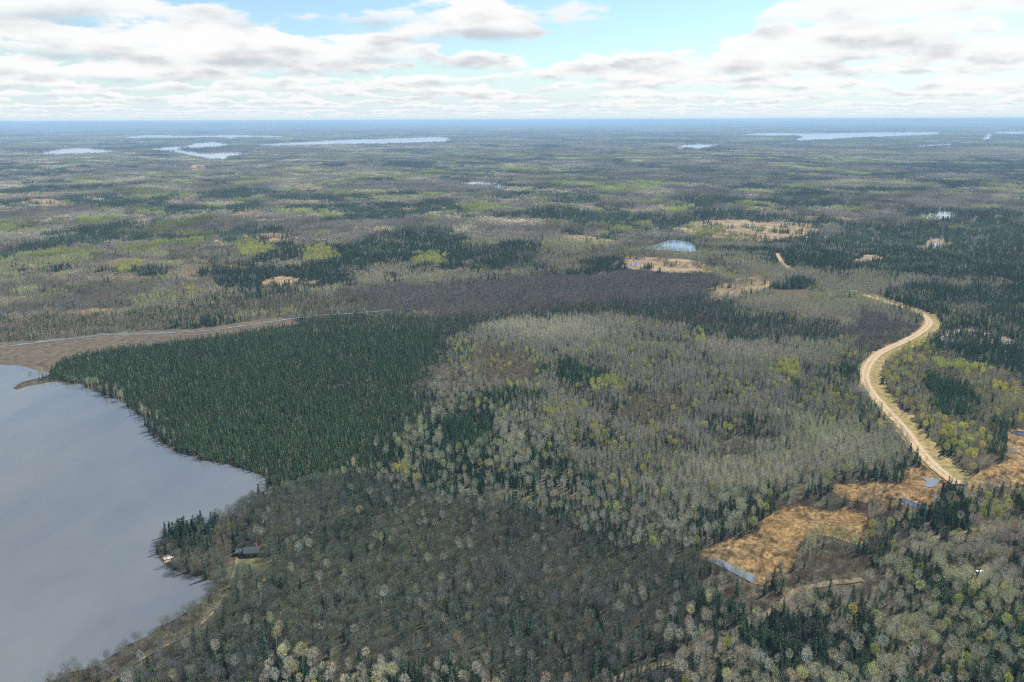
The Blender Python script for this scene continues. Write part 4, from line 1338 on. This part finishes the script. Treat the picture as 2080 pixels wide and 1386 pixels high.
# ---------------------------------------------------------------- forest masses (geometry-node instances on points)
def gn_group(name, col_):
    ng = bpy.data.node_groups.new(name, 'GeometryNodeTree')
    ng.interface.new_socket('Geometry', in_out='INPUT', socket_type='NodeSocketGeometry')
    ng.interface.new_socket('Geometry', in_out='OUTPUT', socket_type='NodeSocketGeometry')
    N, L = ng.nodes, ng.links
    gi, go = N.new('NodeGroupInput'), N.new('NodeGroupOutput')
    ci = N.new('GeometryNodeCollectionInfo')
    ci.inputs['Collection'].default_value = col_
    ci.inputs['Separate Children'].default_value = True
    ci.inputs['Reset Children'].default_value = True
    ip = N.new('GeometryNodeInstanceOnPoints')
    ip.inputs['Pick Instance'].default_value = True

    def named(nm, typ):
        a_ = N.new('GeometryNodeInputNamedAttribute')
        a_.data_type = typ
        a_.inputs['Name'].default_value = nm
        return a_.outputs['Attribute']
    L.new(gi.outputs[0], ip.inputs['Points'])
    L.new(ci.outputs[0], ip.inputs['Instance'])
    L.new(named('variant', 'INT'), ip.inputs['Instance Index'])
    er = N.new('FunctionNodeEulerToRotation')
    L.new(named('turn', 'FLOAT_VECTOR'), er.inputs[0])
    L.new(er.outputs[0], ip.inputs['Rotation'])
    L.new(named('size', 'FLOAT_VECTOR'), ip.inputs['Scale'])
    L.new(ip.outputs[0], go.inputs[0])
    return ng


def mass(name, P, protos, mats, label, cat, sq=0.0):
    """one object that scatters plant meshes on the points P"""
    if len(P) == 0:
        return
    col_ = bpy.data.collections.new(name + '_plants')
    for i, t in enumerate(protos):
        me = t.mesh('%s_plant' % name, mats)
        o = bpy.data.objects.new('%s_plant_%02d' % (name, i), me)
        col_.objects.link(o)
    n = len(P)
    me = bpy.data.meshes.new(name)
    me.vertices.add(n)
    me.vertices.foreach_set('co', P[:, :3].astype(np.float32).ravel())
    at = me.attributes.new('variant', 'INT', 'POINT')
    at.data.foreach_set('value', rng.integers(0, len(protos), n).astype(np.int32))
    tn = np.zeros((n, 3), np.float32)
    tn[:, :2] = rng.uniform(-0.06, 0.06, (n, 2)) * (0.0 if sq else 1.0)
    tn[:, 2] = rng.uniform(0, 6.28, n) if not sq else rng.integers(0, 4, n) * math.pi / 2
    at = me.attributes.new('turn', 'FLOAT_VECTOR', 'POINT')
    at.data.foreach_set('vector', tn.ravel())
    wd = P[:, 3] * (rng.uniform(0.85, 1.16, n) if not sq else 1.0)
    hh = P[:, 3] if not sq else P[:, 7]
    at = me.attributes.new('size', 'FLOAT_VECTOR', 'POINT')
    at.data.foreach_set('vector', np.column_stack([wd, wd, hh]).astype(np.float32).ravel())
    at = me.attributes.new('tint', 'FLOAT_VECTOR', 'POINT')
    at.data.foreach_set('vector', P[:, 4:7].astype(np.float32).ravel())
    o = bpy.data.objects.new(name, me)
    C.objects.link(o)
    md = o.modifiers.new('scatter', 'NODES')
    md.node_group = gn_group(name + '_scatter', col_)
    tag(o, label, cat, None, 'stuff')
    return o


MASS = {'hardwood': ('hardwood_forest', 'mass of bare grey-brown hardwoods', 'forest'), 'aspen': ('aspen_forest', 'mass of pale round-topped aspens among the firs', 'forest'),
        'pole': ('young_aspen_forest', 'dense stand of slim pale leafless young aspens', 'forest'), 'budding': ('budding_aspen_forest', 'scattered groves of yellow-green budding aspens', 'forest'),
        'spruce': ('spruce_forest', 'dense dark spruce bog beside the lake', 'forest'), 'fir': ('fir_forest', 'dark green firs and pines through the woods', 'forest'),
        'shrub': ('undergrowth', 'low brown leafless swamp brush', 'brush'), 'tuft': ('marsh_grass', 'dry orange and tan sedge tufts on the marshes', 'grass')}
for kind, (nm, lab, cat) in MASS.items():
    mass(nm, rest[kind], PROTO[kind], [M[KINDS[kind]['wood']], M[KINDS[kind]['leaf']]], lab, cat)

# farther woods: clumps of light trees, tinted by the cover that grows there
def far_tree(kind):
    if kind == 'bare':
        return broadleaf(9.5, 2.3, 3.2, 4, 120, 0.15, 1.3)
    if kind == 'fir':
        return conifer(9.5, 1.55, 9, 7, 0.06, 0.2, 0.8)
    return broadleaf(11.0, 2.4, 4.5, 3, 120, 0.45, 0.8, leaf=True)


def clump(kind, size, n, sc=1.0):
    base = [far_tree(kind) for _ in range(3)]
    t = Tris()
    for i in range(n):
        b = base[i % 3]
        t.merged([(b, (rng.uniform(-0.5, 0.5) * size, rng.uniform(-0.5, 0.5) * size, rng.uniform(-0.6, 0.2)), sc * rng.uniform(0.7, 1.15), rng.uniform(0, 6.28))])
    return t


COVER_TINT = {0: (0.182, 0.163, 0.136), 1: (0.262, 0.240, 0.170), 2: (0.033, 0.060, 0.036), 3: (0.235, 0.262, 0.085), 4: (0.138, 0.122, 0.105), 5: (0.36, 0.285, 0.19)}
FARKIND = {0: 'bare', 1: 'bare', 2: 'fir', 3: 'leafy', 4: 'bare', 5: 'bare'}
LABELS = {'bare': 'leafless grey and tan woods', 'fir': 'dark conifer woods', 'leafy': 'fresh yellow-green poplar woods'}
for band, (r0, r1, step, ntree, sc) in enumerate(((MID_R, 4800.0, 20.0, 16, 0.95), (4800.0, 13000.0, 58.0, 26, 1.5), (13000.0, 40000.0, 190.0, 46, 2.2))):
    X, Y = jitter_grid(r0, r1, step)
    zone, px, py, w = place(X, Y, 5.0)
    cover = mosaic(X, Y, len(X))
    cover[zone == ZID['conifer']] = 2
    cover[zone == ZID['brush']] = 4
    cover[zone == ZID['yellow']] = 3
    Z = terrain(X, Y)
    for fk in ('bare', 'fir', 'leafy'):
        k = (zone >= 0) & np.isin(cover, [c for c, q in FARKIND.items() if q == fk])
        n = int(k.sum())
        tint = np.array([COVER_TINT[c] for c in cover[k]])
        br = np.clip(-0.05 + 2.1 * fbm(X[k] / (90.0, 320.0, 900.0)[band], Y[k] / (90.0, 320.0, 900.0)[band], 812, 4), 0.45, 1.6)[:, None] * rng.uniform(0.85, 1.15, (n, 1))
        hs = rng.uniform(0.75, 1.1, n) * np.where(cover[k] == 4, 0.55, np.where(cover[k] == 5, 0.14, 1.0))
        P = np.column_stack([X[k], Y[k], Z[k], np.ones(n), tint * br, hs])
        protos = [clump(fk, step * 1.15, ntree, sc) for _ in range(3)]
        wood = M['bark_dark'] if fk == 'fir' else M['bark_grey']
        mass(('middle_forest', 'distant_forest', 'horizon_forest')[band], P, protos, [wood, M[{'bare': 'twig', 'fir': 'needle', 'leafy': 'bud'}[fk]]],
             LABELS[fk] + (' in the middle distance', ' in the far distance', ' at the horizon')[band], 'forest', sq=1.0)

# ---------------------------------------------------------------- small built things
def plain_mat(name, c, rough=0.6, spec=0.3, metal=0.0, var=0.12, scale=1.5):
    m, g, out = new_mat(name)
    n = g.noise(position(g), scale, 4, 0.6)
    col_ = ramp(g, n, [(0.3, tuple(x * (1 - var) for x in c)), (0.7, tuple(min(1, x * (1 + var)) for x in c))])
    b = finish(g, out, col_, rough, None, 0, spec)
    b.inputs['Metallic'].default_value = metal
    return m


M['log'] = plain_mat('dark_log_wall', (0.075, 0.050, 0.036), 0.9)
M['roof'] = plain_mat('weathered_green_metal_roof', (0.060, 0.078, 0.080), 0.6, 0.3)
M['white'] = plain_mat('white_paint', (0.80, 0.80, 0.79), 0.35, 0.5, var=0.04)
M['glass'] = plain_mat('dark_window_glass', (0.02, 0.025, 0.03), 0.08, 0.5)
M['rubber'] = plain_mat('black_tyre_rubber', (0.02, 0.02, 0.02), 0.9)
M['chrome'] = plain_mat('grey_metal', (0.45, 0.45, 0.45), 0.3, 0.5, 0.8)
M['brick'] = plain_mat('chimney_brick', (0.26, 0.12, 0.085), 0.9)
M['plank'] = plain_mat('weathered_plank', (0.30, 0.25, 0.19), 0.9)


def empty(name, loc, rz=0.0):
    e = bpy.data.objects.new(name, None)
    C.objects.link(e)
    e.location = loc
    e.rotation_euler = (0, 0, rz)
    return e


def solid(name, parent, mat, boxes=(), prisms=(), bev=0.0):
    """boxes (x0,x1,y0,y1,z0,z1) and prisms (profile in xz, y0, y1) joined into one part"""
    bm = bmesh.new()
    for (x0, x1, y0, y1, z0, z1) in boxes:
        vs_ = [bm.verts.new(p) for p in ((x0, y0, z0), (x1, y0, z0), (x1, y1, z0), (x0, y1, z0), (x0, y0, z1), (x1, y0, z1), (x1, y1, z1), (x0, y1, z1))]
        for f in ((3, 2, 1, 0), (4, 5, 6, 7), (0, 1, 5, 4), (1, 2, 6, 5), (2, 3, 7, 6), (3, 0, 4, 7)):
            bm.faces.new([vs_[i] for i in f])
    for prof, y0, y1 in prisms:
        A = [bm.verts.new((x, y0, z)) for x, z in prof]
        B = [bm.verts.new((x, y1, z)) for x, z in prof]
        bm.faces.new(A)
        bm.faces.new(B[::-1])
        n = len(prof)
        for i in range(n):
            j = (i + 1) % n
            bm.faces.new((A[j], A[i], B[i], B[j]))
    bmesh.ops.recalc_face_normals(bm, faces=bm.faces[:])
    if bev > 0:
        bmesh.ops.bevel(bm, geom=bm.edges[:], offset=bev, segments=2, affect='EDGES', clamp_overlap=True)
    me = bpy.data.meshes.new(name)
    bm.to_mesh(me)
    bm.free()
    me.materials.append(mat)
    o = bpy.data.objects.new(name, me)
    C.objects.link(o)
    o.parent = parent
    return o


def wheel(parent, x, y, z, r_, w):
    def ring(name, rad, y0, y1, mat, par):
        a_ = [2 * math.pi * i / 16 for i in range(16)]
        return solid(name, par, mat, (), [([(x + rad * math.cos(t), z + rad * math.sin(t)) for t in a_], y0, y1)])
    t = ring('wheel', r_, y - w / 2, y + w / 2, M['rubber'], parent)
    ring('rim', r_ * 0.58, y - w / 2 - 0.012, y + w / 2 + 0.012, M['chrome'], t)


def at(px, py, z=0.0):
    x, y = ground(px, py, z)
    return float(x), float(y)


def cabin(px, py, L, D, hw, hr, rz, label, chimney=True):
    x, y = at(px, py)
    e = empty('cabin', (x, y, 0.1), rz)
    tag(e, label, 'cabin')
    # walls as stacked logs
    nlog = int(hw / 0.26)
    for i in range(nlog):
        z0 = 0.05 + i * hw / nlog
        z1 = z0 + hw / nlog - 0.025
        solid('wall_log', e, M['log'], [(-L / 2, L / 2, -D / 2, -D / 2 + 0.2, z0, z1), (-L / 2, L / 2, D / 2 - 0.2, D / 2, z0, z1),
                                        (-L / 2, -L / 2 + 0.2, -D / 2 + 0.2, D / 2 - 0.2, z0, z1), (L / 2 - 0.2, L / 2, -D / 2 + 0.2, D / 2 - 0.2, z0, z1)])
    bm_prof = [(-D / 2, hw), (D / 2, hw), (0, hw + hr)]
    for s in (-1, 1):
        vs_ = [(s * (L / 2 - 0.1) + dx, yy, zz) for dx in (-0.08, 0.08) for yy, zz in bm_prof]
        mesh_obj('gable', vs_, [(0, 1, 2), (5, 4, 3), (0, 3, 4, 1), (1, 4, 5, 2), (2, 5, 3, 0)], M['log'], e)
    ov = 0.55
    for s in (-1, 1):
        k = (D / 2 + ov)
        zl = hw - ov * hr / (D / 2)
        vs_ = [(-L / 2 - ov, 0, hw + hr + 0.05), (L / 2 + ov, 0, hw + hr + 0.05), (L / 2 + ov, s * k, zl + 0.05), (-L / 2 - ov, s * k, zl + 0.05)]
        vs2 = [(a_, b_, c_ + 0.09) for a_, b_, c_ in vs_]
        ro = mesh_obj('roof', vs_ + vs2, [(0, 1, 2, 3), (7, 6, 5, 4), (0, 4, 5, 1), (1, 5, 6, 2), (2, 6, 7, 3), (3, 7, 4, 0)], M['roof'], e)
        for q in range(int((L + 2 * ov) / 0.6)):          # standing seams of the metal roof
            xx = -L / 2 - ov + 0.25 + q * 0.6
            sv = [(xx, 0, hw + hr + 0.142), (xx + 0.05, 0, hw + hr + 0.142), (xx + 0.05, s * k, zl + 0.142), (xx, s * k, zl + 0.142)]
            sv2 = [(a_, b_, c_ + 0.04) for a_, b_, c_ in sv]
            mesh_obj('seam', sv + sv2, [(0, 1, 2, 3), (7, 6, 5, 4), (0, 4, 5, 1), (1, 5, 6, 2), (2, 6, 7, 3), (3, 7, 4, 0)], M['roof'], ro)
    solid('door', e, M['plank'], [(-0.45, 0.45, -D / 2 - 0.04, -D / 2 - 0.003, 0.1, 2.05)])
    for wx in (-L * 0.32, L * 0.32):
        wdw = solid('window', e, M['white'], [(wx - 0.55, wx + 0.55, -D / 2 - 0.05, -D / 2 - 0.004, 0.95, 1.95)])
        solid('pane', wdw, M['glass'], [(wx - 0.46, wx + 0.46, -D / 2 - 0.062, -D / 2 - 0.052, 1.04, 1.86)])
    if chimney:
        solid('chimney', e, M['brick'], [(L * 0.22, L * 0.22 + 0.6, 0.5, 1.1, hw + 0.3, hw + hr + 0.8)])
    return e


cabin(513, 1127, 5.6, 4.2, 2.3, 1.4, R(6), 'dark log cabin with a grey-green roof in the yard by the lake')
cabin(488, 1126, 2.6, 2.2, 1.8, 0.7, R(14), 'small dark shed standing left of the log cabin', False)
xw, yw = at(1733, 598)
h_ = empty('house', (xw, yw, 0.6), R(-12))
tag(h_, 'small white house half hidden at the far bend of the road', 'house')
solid('wall', h_, M['white'], [(-3.2, 3.2, -2.4, 2.4, 0, 2.4)])
for s in (-1, 1):
    k = 2.8
    vs_ = [(-3.5, 0, 3.9), (3.5, 0, 3.9), (3.5, s * k, 2.35), (-3.5, s * k, 2.35)]
    vs2 = [(a_, b_, c_ + 0.12) for a_, b_, c_ in vs_]
    mesh_obj('roof', vs_ + vs2, [(0, 1, 2, 3), (7, 6, 5, 4), (0, 4, 5, 1), (1, 5, 6, 2), (2, 6, 7, 3), (3, 7, 4, 0)], M['roof'], h_)
for wx in (-2.2, 0.2, 2.2):
    solid('window', h_, M['glass'], [(wx - 0.5, wx + 0.5, -2.44, -2.403, 0.9, 1.9)])
solid('door', h_, M['plank'], [(-1.4, -0.6, -2.44, -2.403, 0.0, 2.0)])

# white pickup with a covered bed, parked in the clearing
xt, yt = at(1986, 1170)
tr = empty('pickup_truck', (xt, yt, 0.34), R(184))
tag(tr, 'white pickup truck with a covered bed parked in the small clearing', 'truck')
solid('body', tr, M['white'], (), [([(-2.75, 0.55), (2.65, 0.55), (2.75, 0.75), (2.7, 1.05), (1.35, 1.16), (-2.75, 1.18)], -0.95, 0.95)], 0.05)
solid('cab', tr, M['white'], (), [([(-0.55, 1.17), (1.30, 1.15), (0.75, 1.80), (-0.35, 1.84)], -0.84, 0.84)], 0.05)
solid('bed_cap', tr, M['white'], (), [([(-2.72, 1.17), (-0.62, 1.17), (-0.70, 1.80), (-2.62, 1.80)], -0.88, 0.88)], 0.05)
solid('windscreen', tr, M['glass'], (), [([(1.27, 1.20), (1.31, 1.22), (0.80, 1.79), (0.76, 1.77)], -0.74, 0.74)])
for s in (-1, 1):
    solid('side_window', tr, M['glass'], (), [([(-0.42, 1.24), (1.05, 1.24), (0.68, 1.72), (-0.32, 1.74)], s * 0.845 - 0.012, s * 0.845 + 0.012)])
    solid('headlight', tr, M['chrome'], [(2.70, 2.76, s * 0.72 - 0.16, s * 0.72 + 0.16, 0.78, 0.94)])
    for wx in (1.75, -1.75):
        wheel(tr, wx, s * 0.86, 0.38, 0.38, 0.26)
solid('bumper', tr, M['chrome'], [(2.72, 2.86, -0.9, 0.9, 0.50, 0.66)])

# white rowing boat drawn up on the point
xb, yb = at(344, 1137)
bt = empty('rowing_boat', (xb, yb, 0.42), R(30))
tag(bt, 'small white boat drawn up on the point below the cabin', 'boat')
sec = [(-1.9, 0.55), (-1.2, 0.72), (0.0, 0.78), (1.1, 0.62), (1.8, 0.30), (2.15, 0.03)]
vs_, fs_ = [], []
for x, w_ in sec:
    vs_ += [(x, -w_, 0.48), (x, -w_ * 0.75, 0.08), (x, w_ * 0.75, 0.08), (x, w_, 0.48), (x, w_ * 0.9, 0.48), (x, w_ * 0.66, 0.14), (x, -w_ * 0.66, 0.14), (x, -w_ * 0.9, 0.48)]
for i in range(len(sec) - 1):
    for j in range(8):
        k = (j + 1) % 8
        fs_.append((i * 8 + j, i * 8 + k, (i + 1) * 8 + k, (i + 1) * 8 + j))
fs_ += [tuple(range(8))[::-1]]
mesh_obj('hull', vs_, fs_, M['white'], bt)
for bx in (-1.0, 0.4):
    solid('bench', bt, M['plank'], [(bx, bx + 0.24, -0.62, 0.62, 0.36, 0.40)])

# two scraps of bare beach
sheet('beach', wiggle(to_ground([(330, 1133), (342, 1128), (352, 1133), (346, 1143), (334, 1146)]), 0.5, 1.2), 0.42, M['sand'], 'scrap of tan beach on the wooded point', None)
sheet('beach', wiggle(to_ground([(536, 998), (548, 1000), (562, 1003), (556, 1007), (538, 1004)]), 0.5, 1.2), 0.42, M['sand'], 'pale sand spit at the head of the bay', None)

# white dead birch trunks standing out of the grey woods
SNAGS = [(777, 1262, 'tall bare white birch snag standing alone in the foreground woods', 13.0), (652, 1200, 'forked white birch snag left of the foreground firs', 9.0), (1253, 1345, 'leaning white snag near the sandy track', 9.0),
         (1425, 1108, 'white snag at the tip of the orange marsh', 11.0), (1513, 1085, 'white snag at the wooded edge above the marsh', 12.0), (636, 1108, 'short white birch snag right of the cabin', 8.0)]
for px_, py_, lab, hh in SNAGS:
    x, y = at(px_, py_)
    e = empty('dead_birch', (x, y, 0), random.uniform(0, 6))
    e.rotation_euler = (random.uniform(-0.08, 0.08), random.uniform(-0.08, 0.08), random.uniform(0, 6))
    tag(e, lab, 'dead tree')
    t = Tris()
    t.limb((0, 0, -0.3), (0.15, 0.1, hh * 0.6), 0.17, 0.12, 6)
    t.limb((0.15, 0.1, hh * 0.6), (0.25, 0.0, hh), 0.12, 0.03, 6)
    me = t.mesh('trunk', [M['bark_pale']])
    o = bpy.data.objects.new('trunk', me)
    C.objects.link(o)
    o.parent = e
    for j in range(7):
        a_ = random.uniform(0, 6.28)
        z0 = hh * random.uniform(0.5, 0.9)
        t = Tris()
        l = random.uniform(0.8, 2.0)
        t.limb((0.18, 0.08, z0), (0.18 + math.cos(a_) * l, 0.08 + math.sin(a_) * l, z0 + l * 0.9), 0.05, 0.012, 4)
        o = bpy.data.objects.new('branch', t.mesh('branch', [M['bark_pale']]))
        C.objects.link(o)
        o.parent = e

# ---------------------------------------------------------------- the air
hb = 44000.0
hv = [(-hb, -hb, -60), (hb, -hb, -60), (hb, hb, -60), (-hb, hb, -60), (-hb, -hb, 187), (hb, -hb, 187), (hb, hb, 187), (-hb, hb, 187)]
hz_o = mesh_obj('haze', hv, [(3, 2, 1, 0), (4, 5, 6, 7), (0, 1, 5, 4), (1, 2, 6, 5), (2, 3, 7, 6), (3, 0, 4, 7)], None)
hm, hg, hout = new_mat('blue_haze')
pv = hg.node('ShaderNodeVolumePrincipled')
pv.inputs['Color'].default_value = (0.48, 0.73, 0.99, 1)
pv.inputs['Density'].default_value = 8.0e-5
pv.inputs['Anisotropy'].default_value = 0.0
hm.node_tree.links.new(pv.outputs[0], hout.inputs['Volume'])
hz_o.data.materials.append(hm)
tag(hz_o, 'thin blue haze over the distant woods', 'haze', None, 'stuff')
